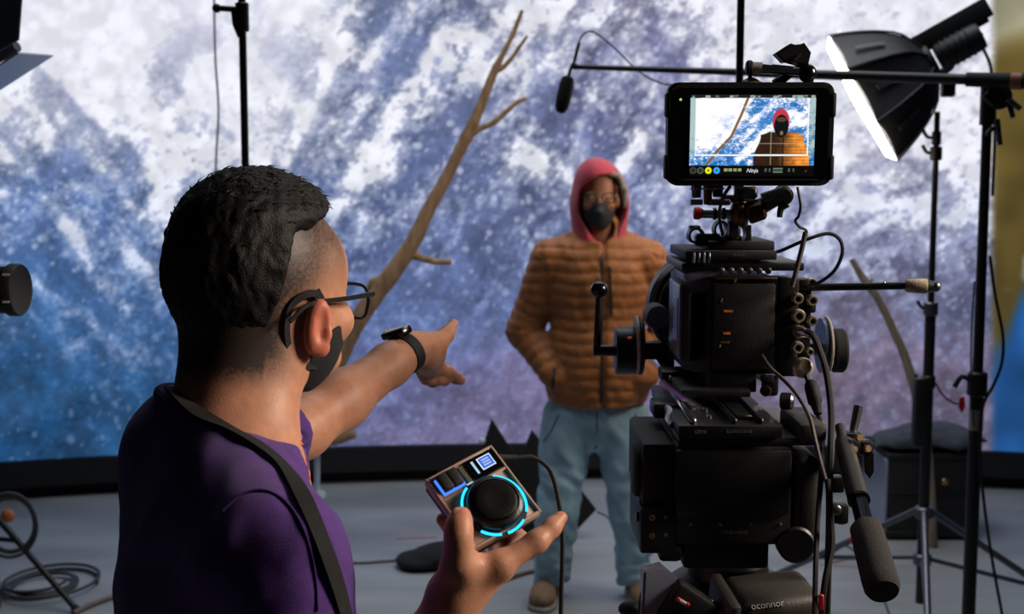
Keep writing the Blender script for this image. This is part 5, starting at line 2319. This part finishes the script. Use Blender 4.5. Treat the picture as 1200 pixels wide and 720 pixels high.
# ================================================================== props and lighting stands around the stage
STAND = mat('stand_black', srgb(20, 20, 22), .5, 0, .12, 30)
STANDG = mat('stand_grey', srgb(96, 100, 110), .35, .7, .12, 30)
BARK = mat('dry_bark', srgb(172, 138, 104), .9, 0, .32, 30, .8, 220, stretch=(1, 1, .25))
BARKD = mat('grey_bark', srgb(140, 126, 108), .9, 0, .32, 30, .8, 220, stretch=(1, 1, .25))
CLOTHB = mat('black_cloth', srgb(24, 24, 26), .95, 0, .2, 60, .4, 700)


def vpole(px, py, Y):
    p = at(px, py, Y)
    return p


# ------------------------------------------------------------------ dead branch on its pipe stand
BY = 6.2
br = thing('dead_branch', 'tall bare forked brown branch leaning up beside the actor in front of the screen', 'branch', at(362, 520, BY))


def limb(name, pts, rad, parent, Y=BY, m=BARK, wob=1.0):
    rg = random.Random(name + str(pts[0]))
    P = [at(p[0], p[1], Y + (p[2] if len(p) > 2 else 0)) for p in pts]
    R = [r * Y / F_PX for r in rad]
    bm = NB()
    S = spline(P, 6)
    RR = [R[min(int(i / (len(S) - 1) * (len(R) - 1)), len(R) - 2)] for i in range(len(S))]
    rr = []
    for i in range(len(S)):
        u = i / (len(S) - 1) * (len(R) - 1)
        j = min(int(u), len(R) - 2)
        rr.append((R[j] + (R[j + 1] - R[j]) * (u - j)) * (1 + .14 * wob * (rg.random() - .5)))
    tube(bm, S, rr, 10, 1)
    return O(name, bm, m, parent)


tr = limb('trunk', [(612, 12), (601, 40), (590, 62), (580, 82), (572, 102), (560, 132), (547, 160), (534, 186), (520, 214), (502, 246), (487, 278), (470, 306), (446, 338), (424, 368), (408, 396), (388, 438), (372, 480), (364, 512)],
          [2.2, 2.8, 3.2, 5.0, 5.2, 6.0, 7.5, 7.0, 7.2, 8.0, 9.0, 10.5, 10.5, 11, 11.5, 12.5, 13, 14], br)
limb('twig', [(578, 84), (588, 80), (598, 70), (608, 56), (618, 42)], [3.5, 3, 2.6, 2.2, 1.6], tr)
limb('side_branch', [(546, 162), (560, 152), (578, 144), (594, 130), (606, 120), (617, 115)], [5, 3.6, 3.3, 2.9, 2.6, 2.2], tr)
limb('side_branch', [(482, 298), (496, 303), (512, 307), (529, 307)], [6, 4.2, 3.6, 3.4], tr)
limb('knot', [(441, 326), (437, 330), (430, 342)], [3, 4.5, 3], tr)
limb('root_end', [(346, 522), (368, 516), (392, 514), (416, 508)], [9, 10, 9, 6], br)
ps = thing('pipe_stand', 'pale grey double pipe stand holding the foot of the bare branch', 'stand', ground(366, 620))
bm = NB()
gy = ground(366, 620)
PYY = BY - .12
cyl(bm, at(357, 532, PYY), Vector((at(357, 532, PYY).x, PYY, .02)), .020, seg=16)
O('pipe', bm, PIPE, ps)
bm = NB()
cyl(bm, at(371.5, 530, PYY - .05), at(371.5, 584, PYY - .05), .014, seg=16)
O('pipe', bm, PIPE, ps)
bm = NB()
cyl(bm, at(352, 534, PYY + .05), at(379, 522, PYY - .10), .024, seg=18, bev=.004)
O('top_elbow', bm, PIPE, ps)
bm = NB()
cyl(bm, at(360, 585, PYY), at(378, 580, PYY - .10), .022, seg=18, bev=.004)
O('lower_elbow', bm, PIPE, ps)
bm = NB()
p = Vector((at(357, 532, PYY).x, PYY, 0))
lathe(bm, p, (0, 0, 1), [(.14, 0), (.14, .012), (.03, .025), (.03, .06)], 24)
O('foot_plate', bm, PIPE, ps)
# second, smaller dead branch on the right
b2 = thing('small_dead_branch', 'slim bare grey-brown stick leaning behind the softbox stand above the black case', 'branch', at(1076, 466, 5.9))
t2 = limb('trunk', [(998, 304), (1006, 318), (1014, 330), (1026, 346), (1038, 368), (1048, 390), (1058, 412), (1066, 436), (1073, 458), (1083, 505), (1089, 570), (1092, 648)], [3, 4.2, 5, 4.6, 4.8, 5, 5.6, 5.6, 6.2, 6.5, 7, 7], b2, 5.9, BARKD)
limb('twig', [(1016, 331), (1020, 331), (1022, 326)], [3, 2.2, 1.4], t2, 5.9, BARKD)

# ------------------------------------------------------------------ black case with a bag on top
cs = thing('road_case', 'black boxy case on the floor behind the softbox stand', 'case', Vector((at(1086, 600, 6.1).x, 6.1, 0)))
cx = at(1086, 600, 6.1).x
chz = at(1086, 533, 6.0).z
bm = NB()
box(bm, (cx, 6.22, chz / 2 + .01), (.43, .42, chz - .02), I3, .012, 2)
cb_ = O('case_body', bm, mat('case_black', srgb(26, 25, 26), .6, 0, .2, 12, .3, 200), cs)
for z in (.03, chz - .015):
    bm = NB()
    box(bm, (cx, 6.22, z), (.444, .434, .03), I3, .004)
    O('edge_rail', bm, RUBBER, cs)
bm = NB()
box(bm, (cx, 6.005, chz * .55), (.40, .008, .012), I3, .002)
O('lid_seam', bm, RUBBER, cs)
bm = NB()
box(bm, (cx - .222, 6.22, chz / 2), (.012, .40, chz - .06), I3, .003)
O('lit_side_panel', bm, GREYP, cs)  # left side of the black case, painted grey as if lit
bm = NB()
box(bm, (cx + .05, 6.002, chz * .68), (.03, .01, .03), I3, .004)
O('case_latch', bm, BRASS, cs)
sb = Body()
for (px, py, Y, r) in ((1048, 516, 6.15, (.12, .14, .058)), (1078, 518, 6.15, (.14, .16, .085)), (1112, 517, 6.15, (.14, .16, .088)), (1135, 522, 6.2, (.10, .13, .055))):
    sb.ell(at(px, py, Y), r, I3, .04)
sb.cap(at(1033, 522, 6.1), at(1024, 524, 6.05), .03, .012, .03)
sb.half(Vector((0, 0, chz + .022)), (0, 0, -1), .01)
sb.disp = lambda P: .05 * (fbm(P.astype(np.float32) * 8, 3, 44) - .5)
tag(BO('cloth_bag', sb, .010, mat('slate_cloth', srgb(64, 70, 82), .9, 0, .2, 20, .4, 300), None, 1), 'slumped slate-grey cloth bag lying on top of the black case', 'bag')

# ------------------------------------------------------------------ softbox on a stand
SY = 4.7
so = thing('softbox_light', 'black ribbed softbox facing left with its lamp, on a stand right of the monitor', 'softbox', at(1110, 100, SY))
d = Vector((-.86, .26, -.50)).normalized()
c0 = at(1013, 116, SY)
Rr = .270
sx_ = d.cross(Vector((0, 0, 1))).normalized()
sy_ = sx_.cross(d).normalized()
NP = 8


def sbp(k, t):
    """Point on rib k at depth t: 0 rim .. 1 speed ring."""
    a = 2 * PI * (k + .5) / NP
    r = Rr * (1 - t) ** .58 * (1 - .0 * t) + .055 * t
    return c0 + (sx_ * math.cos(a) + sy_ * math.sin(a)) * r - d * (.255 * t)


SHELL = mat('softbox_black', srgb(34, 34, 38), .55, 0, .12, 20, .2, 300)
DIFF = emit('softbox_diffuser', (1.0, .84, .64, 1), 14.0)
RIMGLOW = emit('rim_glow', (1.0, .95, .86, 1), 1.2)
for k in range(NP):
    bm = NB()
    n, mcols = 8, 5
    G = []
    for i in range(n + 1):
        t = i / n
        A_, B_ = sbp(k, t), sbp(k + 1, t)
        row = []
        for j in range(mcols + 1):
            u = j / mcols
            p = A_.lerp(B_, u)
            row.append(p - (p - (c0 - d * .12)).normalized() * .018 * math.sin(PI * u) * (1 - t))
        G.append(row)
    out = [[bm.verts.new(p) for p in r] for r in G]
    inn = [[bm.verts.new(p - (p - (c0 - d * .12)).normalized() * .003) for p in r] for r in G]
    for i in range(n):
        for j in range(mcols):
            bm.faces.new((out[i][j], out[i][j + 1], out[i + 1][j + 1], out[i + 1][j]))
            bm.faces.new((inn[i][j + 1], inn[i][j], inn[i + 1][j], inn[i + 1][j + 1]))
    for i in range(n):
        bm.faces.new((out[i][0], out[i + 1][0], inn[i + 1][0], inn[i][0]))
        bm.faces.new((out[i + 1][mcols], out[i][mcols], inn[i][mcols], inn[i + 1][mcols]))
    for j in range(mcols):
        bm.faces.new((out[0][j + 1], out[0][j], inn[0][j], inn[0][j + 1]))
    bmesh.ops.recalc_face_normals(bm, faces=bm.faces)
    O('shell_panel', bm, SHELL, so)
    bm = NB()
    tube(bm, [sbp(k, t / 6) + (sbp(k, t / 6) - (c0 - d * .12)).normalized() * .004 for t in range(7)], .0045, 6, 2)
    O('rib', bm, mat('rib_grey', srgb(60, 60, 66), .5), so)
    bm = NB()
    q = [sbp(k, t).lerp(sbp(k + 1, t), .5) for t in (.22, .4, .58)]
    band(bm, [p + (p - (c0 - d * .12)).normalized() * .002 for p in q], [(p - (c0 - d * .12)).normalized() for p in q], .022, .003, 4)
    O('seam_tape', bm, MATS['rib_grey'], so)
# diffuser cloth: bulges slightly out of the rim
bm = NB()
rim = [bm.verts.new(sbp(k, 0) * 1.0 + d * .004) for k in range(NP)]
mid = [bm.verts.new(c0 + (sbp(k, 0) - c0) * .88 + d * .030) for k in range(NP)]
ctr = bm.verts.new(c0 + d * .040)
for k in range(NP):
    k2 = (k + 1) % NP
    bm.faces.new((rim[k], rim[k2], mid[k2], mid[k]))
    bm.faces.new((mid[k], mid[k2], ctr))
bmesh.ops.recalc_face_normals(bm, faces=bm.faces)
O('diffuser', bm, DIFF, so)
# glowing strip added on the top of the rim as a bright patch
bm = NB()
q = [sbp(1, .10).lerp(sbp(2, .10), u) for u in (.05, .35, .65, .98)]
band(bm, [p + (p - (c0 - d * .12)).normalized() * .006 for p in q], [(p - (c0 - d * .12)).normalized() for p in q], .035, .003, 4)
O('rim_glow_strip', bm, RIMGLOW, so)
apex = c0 - d * .255
bm = NB()
lathe(bm, apex + d * .01, -d, [(.060, 0), (.066, .006), (.066, .022), (.050, .028)], 28)
O('speed_ring', bm, STAND, so)
bm = NB()
lathe(bm, apex - d * .028, -d, [(.046, 0), (.052, .01), (.052, .15), (.046, .165), (.020, .168)], 24)
box(bm, apex - d * .115 + Vector((0, 0, .058)), (.19, .05, .014), mkframe(d, z=(0, -1, 0)) @ I3, .004)
lh = O('lamp_head', bm, STAND, so)
bm = NB()
p = apex - d * .12 + sy_ * .075
box(bm, p, (.022, .07, .28), axis_rot(-d), .004, 2)
O('lamp_fin', bm, STAND, lh)
for k in range(5):
    bm = NB()
    lathe(bm, apex - d * (.055 + .022 * k), -d, [(.0525, 0), (.0560, .001), (.0560, .006), (.0525, .007)], 24)
    O('cooling_ring', bm, STAND, lh)
bm = NB()
tube(bm, [apex - d * .08 + Vector((0, 0, -.05)), at(1104, 88, SY), at(1111, 104, SY)], .016, 8, 4)
box(bm, at(1111, 104, SY), (.045, .045, .06), I3, .006)
O('yoke', bm, STAND, so)
bm = NB()
tube(bm, [apex - d * .195, at(1150, 52, SY), at(1160, 75, SY), at(1164, 108, SY), at(1166, 150, SY - .05), at(1163, 230, SY - .05)], .006, 6, 6)
O('lamp_cable', bm, CAB, so)


def stand_legs(parent, base, zc, zl, spread, angs, r, m, ring=None):
    for a in angs:
        dd = Vector((math.cos(math.radians(a)), math.sin(math.radians(a)), 0))
        p0 = Vector((base.x, base.y, zc)) + dd * .03
        p1 = Vector((base.x, base.y, .015)) + dd * spread
        bm = NB()
        cyl(bm, p0, p1, r, seg=10)
        lg = O('leg', bm, m, parent)
        bm = NB()
        cyl(bm, Vector((base.x, base.y, zl)) + dd * .025, p0.lerp(p1, .55), r * .7, seg=8)
        O('brace', bm, m, lg)
        bm = NB()
        lathe(bm, p1 + Vector((0, 0, -.015)), (0, 0, 1), [(r * 1.6, 0), (r * 1.7, .012), (r * 1.2, .03)], 12)
        O('rubber_foot', bm, RUBBER, lg)
        if ring == a:
            bm = NB()
            q = p0.lerp(p1, .28)
            cyl(bm, q, p0.lerp(p1, .34), r * 1.25, seg=10)
            O('red_ring', bm, RED, lg)


st = thing('softbox_stand', 'tall black light stand with grey folding legs carrying the softbox', 'stand', Vector((at(1090, 500, SY).x, SY, 0)))
tx = at(1111, 131, SY)
bx = Vector((at(1086, 500, SY).x, SY, 0))
tx = Vector((bx.x, SY, tx.z))
zj = at(1098, 362, SY).z
bm = NB()
cyl(bm, Vector((bx.x, SY, zj)), tx, .0125, .0105, 12)
O('upper_tube', bm, STAND, st)
bm = NB()
cyl(bm, Vector((bx.x, SY, .14)), Vector((bx.x, SY, zj)), .020, seg=14)
O('lower_tube', bm, STAND, st)
for (z, r, m) in ((zj, .027, STANDG), (at(1, 162, SY).z, .017, STAND), (at(1, 180, SY).z, .022, STAND), (at(1, 448, SY).z, .026, STAND)):
    bm = NB()
    cyl(bm, Vector((bx.x, SY, z - .025)), Vector((bx.x, SY, z + .025)), r, seg=14, bev=.004)
    O('collar', bm, m, st)
    bm = NB()
    tube(bm, [Vector((bx.x - .012, SY, z)), Vector((bx.x - .035, SY, z + .006)), Vector((bx.x - .05, SY, z + .03))], .007, 6, 3)
    O('collar_knob', bm, STAND, st)
zc = at(1085, 600, SY).z
zl = at(1083, 655, SY).z
for z, m in ((zc, STANDG), (zl, STANDG)):
    bm = NB()
    cyl(bm, Vector((bx.x, SY, z - .025)), Vector((bx.x, SY, z + .02)), .034, seg=14, bev=.006)
    O('leg_collar', bm, m, st)
stand_legs(st, bx, zc, zl, .78, (140, 345, 255), .013, STANDG, 140)
bm = NB()
box(bm, (bx.x - .035, SY - .02, at(1, 482, SY).z), (.05, .05, .26), I3, .012, 2)
O('ballast_box', bm, STAND, st)
bm = NB()
tube(bm, [Vector((bx.x + .02, SY - .02, at(1, 448, SY).z)), at(1104, 462, SY - .03), at(1116, 472, SY - .03), at(1126, 474, SY - .03)], .004, 6, 5)
O('tie_cord', bm, CAB, st)
bm = NB()
prism(bm, [(-.010, .025), (.010, .030), (.014, -.010), (.002, -.034), (-.012, -.012)], at(1127, 474, SY - .03), mkframe((1, .2, 0), z=(.2, -1, 0)), .008, bev=.002)
O('red_ribbon', bm, RED, st)

# ------------------------------------------------------------------ boom stand, boom pole and microphone
QY = 3.6
bs = thing('boom_stand', 'tall black stand at the far right holding the microphone boom', 'stand', Vector((at(1146, 400, QY).x, QY, 0)))
qx = at(1147, 400, QY).x
zt = at(1163, 104, QY).z
zk = at(1150, 450, QY).z
bm = NB()
cyl(bm, Vector((qx, QY, zk)), Vector((qx, QY, zt)), .0150, .0135, 14)
O('upper_tube', bm, STAND, bs)
bm = NB()
cyl(bm, Vector((qx, QY, .10)), Vector((qx, QY, zk)), .0190, seg=14)
O('lower_tube', bm, STAND, bs)
bm = NB()
cyl(bm, Vector((qx, QY, zk - .035)), Vector((qx, QY, zk + .035)), .028, seg=14, bev=.005)
cl = O('collar', bm, STAND, bs)
bm = NB()
tube(bm, [Vector((qx - .02, QY, zk + .01)), Vector((qx - .045, QY, zk + .02)), Vector((qx - .065, QY, zk - .01))], .008, 6, 3)
O('collar_knob', bm, STAND, cl)
bm = NB()
z = at(1148, 492, QY).z
cyl(bm, Vector((qx, QY, z - .03)), Vector((qx, QY, z + .03)), .0205, seg=14)
O('pale_label', bm, mat('grey_label', srgb(150, 140, 134), .6), bs)
stand_legs(bs, Vector((qx, QY, 0)), .40, .10, .55, (20, 150, 265), .013, STAND)
bm = NB()
lathe(bm, at(1172, 113, QY - .036), (0, 1, 0), [(.030, 0), (.036, .004), (.036, .03), (.030, .034)], 22)
cyl(bm, Vector((qx, QY, zt - .10)), Vector((qx, QY, zt + .01)), .021, seg=14)
gh = O('grip_head', bm, STAND, bs)
for (p, q, r) in (((1180, 116), (1196, 128), .010), ((1182, 120), (1187, 138), .009), ((1164, 122), (1153, 112), .010), ((1163, 150), (1156, 158), .008), ((1168, 140), (1172, 170), .009)):
    bm = NB()
    cyl(bm, at(p[0], p[1], QY - .03), at(q[0], q[1], QY - .04), r, r * .8, 10)
    O('grip_knob', bm, STANDG if p[0] > 1166 else STAND, gh)
bp0, bp1 = at(676, 78.5, 4.15), at(1192, 95, QY - .072)
bm = NB()
cyl(bm, bp0, bp0.lerp(bp1, .45), .0078, .0110, 12)
bo = tag(O('boom_pole', bm, STAND), 'long black boom pole reaching left from the boom stand to the microphone', 'pole')
bm = NB()
cyl(bm, bp0.lerp(bp1, .44), bp1, .0135, .0150, 12)
O('pole_section', bm, STAND, bo)
bm = NB()
cyl(bm, bp0.lerp(bp1, .90), bp1 + (bp1 - bp0).normalized() * .02, .0200, .0220, 14)
O('pole_grip', bm, RUBBER, bo)
bm = NB()
cyl(bm, bp0.lerp(bp1, .988), bp1 + (bp1 - bp0).normalized() * .012, .0235, seg=14)
O('copper_ring', bm, mat('copper_band', srgb(150, 92, 60), .5), bo)
bm = NB()
tube(bm, [at(673, 76, 4.15), at(674, 64, 4.15), at(678, 50, 4.15), at(684, 40, 4.15), at(694, 37, 4.15), at(708, 46, 4.13), at(724, 60, 4.10), at(742, 78, 4.08), at(758, 90, 4.05), at(776, 98, 4.0), at(790, 100, 3.98)], .0028, 6, 6)
O('mic_cable', bm, CAB, bo)
mi = thing('microphone', 'slim black microphone hanging from the left tip of the boom pole', 'microphone', at(663, 105, 4.15))
bm = NB()
lathe(bm, at(656.5, 133, 4.14), at(666, 90, 4.15) - at(656.5, 133, 4.14), [(0, 0), (.014, .004), (.0215, .020), (.0235, .05), (.0235, .095), (.019, .116), (.010, .122)], 20)
O('foam_cover', bm, mat('mic_foam', srgb(20, 20, 20), .95, 0, .3, 300, .8, 500), mi)
bm = NB()
tube(bm, [at(666, 91, 4.15), at(669, 80, 4.15), at(673, 72, 4.15), at(676, 60, 4.15), at(679, 50, 4.15)], .0055, 8, 4)
O('mic_body', bm, STAND, mi)
bm = NB()
ball(bm, at(674, 78, 4.15), .011, 12)
O('swivel', bm, STAND, mi)

# cables hanging by the stands
cable('long_stand_cable', [at(1160, 300, QY - .03), at(1166, 345, QY - .03), at(1175, 392, QY - .03), at(1174, 425, QY - .03), at(1164, 452, QY - .03), at(1152, 476, QY - .03), at(1148, 520, QY - .03), at(1151, 570, QY - .03), at(1160, 640, QY - .03), at(1176, 730, QY - .03)],
      .0045, 'thin black cable looping beside the boom stand and running down to the floor')
cable('short_stand_cable', [at(1142, 330, QY - .03), at(1139, 380, QY - .03), at(1138, 440, QY - .03), at(1141, 500, QY - .03)], .0026, 'fine black cord hanging close along the left of the boom stand')

# ------------------------------------------------------------------ plain stands behind
def plain_stand(name, px, Y, r, top, label, a0):
    x = at(px, 100, Y).x
    o = thing(name, label, 'stand', (x, Y, 0))
    bm = NB()
    cyl(bm, Vector((x, Y, 1.0)), Vector((x, Y, top)), r, seg=14)
    O('upper_tube', bm, STAND, o)
    bm = NB()
    cyl(bm, Vector((x, Y, .10)), Vector((x, Y, 1.02)), r * 1.4, seg=14)
    O('lower_tube', bm, STAND, o)
    stand_legs(o, Vector((x, Y, 0)), .55, .14, .42, (a0, a0 + 120, a0 + 240), .010, STAND)
    return o, x


o, x = plain_stand('clamp_stand', 285.5, 3.2, .0095, 2.6, 'thin black stand with a small clamp rising behind the operator\'s head', 70)
bm = NB()
z = at(1, 20, 3.2).z
cyl(bm, Vector((x, 3.2, z - .035)), Vector((x, 3.2, z + .035)), .017, seg=14, bev=.003)
prism(bm, [(-.02, .02), (.01, .03), (.012, -.045), (-.004, -.05), (-.016, -.02)], Vector((x - .006, 3.2, z)), mkframe((1, 0, 0), z=(0, -1, 0)), .03, bev=.003)
ck = O('clamp', bm, STAND, o)
bm = NB()
cyl(bm, Vector((x - .01, 3.19, z + .017)), Vector((x - .055, 3.19, z + .020)), .0075, seg=10)
ball(bm, Vector((x - .060, 3.19, z + .020)), .0115, 12)
O('clamp_screw', bm, STAND, ck)
o, x = plain_stand('slim_stand', 866.5, 2.7, .0080, 2.5, 'slim black vertical pole standing behind the camera and monitor', 90)

# ------------------------------------------------------------------ floor clutter
fp = thing('folded_black_panel', 'black pointed cloth panel propped on the floor behind the actor\'s legs', 'panel', Vector((at(630, 570, 6.0).x, 6.0, 0)))
PYp = 6.0
R = Matrix.Rotation(PI / 2, 3, 'X')
k = PYp / F_PX
for nm, poly, dy in (('front_panel', [(548, 575), (575, 489), (604, 534), (612, 640), (556, 650)], 0.0), ('rear_panel', [(598, 560), (623, 502), (660, 545), (701, 598), (668, 633), (640, 640), (606, 640)], .06)):
    bm = NB()
    c = at(625, 570, PYp + dy)
    prism(bm, [((x - 625) * k, (570 - y) * k) for x, y in poly], c, Matrix.Rotation(math.radians(-6), 3, 'X') @ R, .03, bev=.004)
    O(nm, bm, CLOTHB, fp)
bm = NB()
c = at(672, 628, PYp - .01)
lathe(bm, c, (0, -1, .1), [(.012, 0), (.020, 0), (.020, .006), (.012, .006)], 18)
O('eyelet_ring', bm, CHROME, fp)
bm = NB()
ball(bm, at(565, 517, PYp - .06), .016, 12)
O('pale_button', bm, PIPE, fp)
sb = Body()
g = ground(505, 664)
sb.ell(g + Vector((-.05, 0, .03)), (.11, .12, .035), I3, .03)
sb.ell(g + Vector((.05, .03, .045)), (.12, .13, .05), I3, .03)
sb.ell(g + Vector((.16, .0, .04)), (.10, .11, .045), I3, .03)
sb.half(Vector((0, 0, .001)), (0, 0, -1), .006)
sb.disp = lambda P: .012 * (fbm(P.astype(np.float32) * 14, 3, 46) - .5)
tag(BO('floor_sandbag', sb, .009, CLOTHB, None, 1), 'flat black sandbag on the floor behind the hand with the controller', 'bag')


def floor_cable(name, pix, r, label, m=CAB):
    return cable(name, [ground(x, y, r + .001) for x, y in pix], r, label, m)


floor_cable('floor_cable', [(380, 659), (420, 660), (452, 658), (476, 656), (492, 655)], .006, 'grey cable on the floor left of the black sandbag', CABG)
floor_cable('brown_floor_cable', [(578, 684), (596, 678), (614, 672), (634, 668)], .009, 'brown cable on the floor beside the actor\'s left shoe', mat('brown_cable', srgb(120, 92, 70), .7))
floor_cable('dark_floor_strip', [(586, 655), (606, 653), (634, 650)], .012, 'dark cable on the floor between the hand and the jeans')
floor_cable('pale_floor_cable', [(86, 719), (104, 710), (122, 703), (140, 698), (170, 694)], .011, 'beige cable on the floor left of the operator', mat('taupe_cable', srgb(112, 100, 92), .7))
floor_cable('red_floor_cable', [(968, 661), (990, 656), (1008, 656), (1024, 661), (1044, 672)], .0035, 'thin faded red cable on the floor behind the pan handle', mat('faded_red', srgb(160, 110, 118), .7))
floor_cable('thin_floor_cable', [(700, 600), (712, 606), (722, 620), (732, 628)], .004, 'thin grey cable on the floor between the actor\'s feet', CABG)
floor_cable('rig_floor_cable', [(972, 650), (990, 640), (1004, 650), (1010, 672), (1030, 690), (1042, 720)], .004, 'thin black cable wriggling on the floor behind the pan handle')
# tripod leg and coiled cables at the lower left
lt = thing('left_tripod', 'black tripod with only one splayed leg and brace showing at the lower left edge', 'tripod', Vector((ground(-70, 690).x, 5.35, 0)))
lb = Vector((ground(-70, 690).x, 5.35, 0))
foot = ground(88, 713, .02)
topp = at(-42, 562, 5.3)
bm = NB()
cyl(bm, topp, foot, .0145, .0125, 12)
lg = O('leg', bm, STAND, lt)
bm = NB()
cyl(bm, topp.lerp(foot, .49), Vector((lb.x, lb.y, .22)), .0105, seg=10)
O('brace', bm, STAND, lg)
bm = NB()
ball(bm, foot + Vector((0, 0, -.002)), .018, 10)
O('rubber_foot', bm, RUBBER, lg)
bm = NB()
cyl(bm, Vector((lb.x, lb.y, .18)), Vector((lb.x, lb.y, 1.9)), .018, seg=12)
O('column', bm, STAND, lt)
for a in (150, 250):
    dd = Vector((math.cos(math.radians(a)), math.sin(math.radians(a)), 0))
    bm = NB()
    cyl(bm, Vector((lb.x, lb.y, .78)), lb + dd * .6 + Vector((0, 0, .01)), .0135, seg=12)
    O('leg', bm, STAND, lt)


def coil(c, R, r, ax, ay, turns, rgn, jit, rise=0.0):
    P = []
    n = 18
    for i in range(int(turns * n) + 1):
        a = 2 * PI * i / n
        w = 1 + jit * math.sin(a * .37 + rgn) + jit * .6 * math.sin(a * .61 + 2 * rgn)
        P.append(c + ax * (math.cos(a) * R * w) + ay * (math.sin(a) * r * w) + Vector((0, 0, rise * i / n)))
    return P


g = ground(53, 687, .01)
bm = NB()
tube(bm, coil(g, .145, .17, Vector((1, .2, 0)), Vector((-.1, 1, 0)), 4, 1.0, .30, .006), .0075, 6, 2)
tag(O('cable_coil', bm, mat('coil_cable', srgb(52, 54, 60), .6)), 'dark cable coiled flat on the floor by the leg at lower left', 'cable')
bm = NB()
c = at(12, 615, 5.1)
tube(bm, coil(c, .095, .12, Vector((1, .2, 0)), Vector((0, 0, 1)), 3, 2.0, .10), .0075, 6, 2)
hc_ = O('hanging_coil', bm, mat('coil_cable', srgb(52, 54, 60), .6))
tag(hc_, 'looped dark cable hanging over the leg at the lower left edge', 'cable')
bm = NB()
ball(bm, at(9, 605, 5.08), .028, 12, 0, (1, .7, 1))
O('orange_tie', bm, mat('orange_tie', srgb(190, 110, 60), .7), hc_)
floor_cable('loose_left_cable', [(-16, 716), (-4, 714), (0, 704), (-3, 672), (-4, 650), (-6, 630)], .007, 'dark cable trailing on the floor at the lower left corner', MATS['coil_cable'])

# ------------------------------------------------------------------ barn door light at the top left
LY = 2.9
bl = thing('barn_door_light', 'grey studio lamp with folded barn doors entering at the top left', 'lamp', at(-110, 40, LY))
LM = mat('lamp_dark_grey', srgb(105, 112, 128), .45, 0, .1, 20)
LM2 = mat('lamp_flap_lit_grey', srgb(160, 166, 176), .38, .55, .08, 12)  # lower flap: paler copy of the lamp grey, with screen light painted in


def slab(px, Ys, t=.004):
    bm = NB()
    P = [at(x, y, Y) for (x, y), Y in zip(px, Ys)]
    n = (P[1] - P[0]).cross(P[2] - P[0]).normalized()
    lo = [bm.verts.new(p - n * t / 2) for p in P]
    hi = [bm.verts.new(p + n * t / 2) for p in P]
    bm.faces.new(list(reversed(lo)))
    bm.faces.new(hi)
    for k in range(len(P)):
        bm.faces.new((lo[k], lo[(k + 1) % len(P)], hi[(k + 1) % len(P)], hi[k]))
    bmesh.ops.recalc_face_normals(bm, faces=bm.faces)
    return bm


O('barn_door', slab([(-70, -70), (30, -60), (22, 47), (-70, 92)], [2.95, 2.85, 2.85, 2.95]), LM, bl)
O('barn_door', slab([(-70, 122), (21, 62), (62, 65), (-70, 150)], [2.75, 2.75, 3.35, 3.35]), LM2, bl)
bm = NB()
cyl(bm, at(20, 54, 2.88), at(-70, 106, 2.95), .013, seg=10)
O('hinge', bm, LM, bl)
bm = NB()
box(bm, at(-125, 40, 3.0), (.22, .20, .22), Matrix.Rotation(.5, 3, 'Y'), .02, 2)
O('lamp_housing', bm, LM, bl)
bm = NB()
p = at(-125, 40, 3.0)
cyl(bm, Vector((p.x, p.y, .02)), p, .014, seg=12)
O('stand_pole', bm, STAND, bl)
bm = NB()
lathe(bm, Vector((p.x, p.y, 0)), (0, 0, 1), [(.2, 0), (.2, .02), (.03, .04)], 20)
O('stand_base', bm, STAND, bl)

# ------------------------------------------------------------------ lens of another camera at the left edge
ly = 2.2
ol = thing('second_camera', 'black camera lens poking in at the left edge at eye height', 'camera', at(-60, 340, ly))
c = at(25, 340, ly)
Xm = Vector((-1, .08, 0)).normalized()
R_ = .0455
bm = NB()
lathe(bm, c, Xm, [(R_ * .80, .004), (R_ * .95, 0), (R_, .003), (R_ * 1.0, .018), (R_ * .95, .020), (R_ * .90, .026), (R_ * .90, .05), (R_ * .94, .052), (R_ * .94, .085), (R_ * .85, .09), (R_ * .85, .17)], 40)
lb2 = O('lens_barrel', bm, BLACKM, ol)
bm = NB()
lathe(bm, c + Xm * .010, Xm, [(R_ * .85, -.004), (R_ * .8, -.001), (0, .002)], 32)
O('front_glass', bm, MATS['coated_glass'], lb2)
for k in range(3):
    bm = NB()
    box(bm, at(7 - 6 * (k % 2), 322 + 16 * k, ly - R_ * .93), (.012, .0012, .0035), I3)
    O('lens_print', bm, INK, lb2)
bm = NB()
box(bm, at(-150, 345, ly), (.16, .14, .15), I3, .01, 2)
O('camera_body', bm, BLACK, ol)
bm = NB()
q = at(-150, 345, ly)
cyl(bm, Vector((q.x, q.y, .02)), Vector((q.x, q.y, q.z - .07)), .025, seg=14)
O('pedestal', bm, STAND, ol)
bm = NB()
lathe(bm, Vector((q.x, q.y, 0)), (0, 0, 1), [(.22, 0), (.22, .025), (.04, .05)], 20)
O('pedestal_base', bm, STAND, ol)
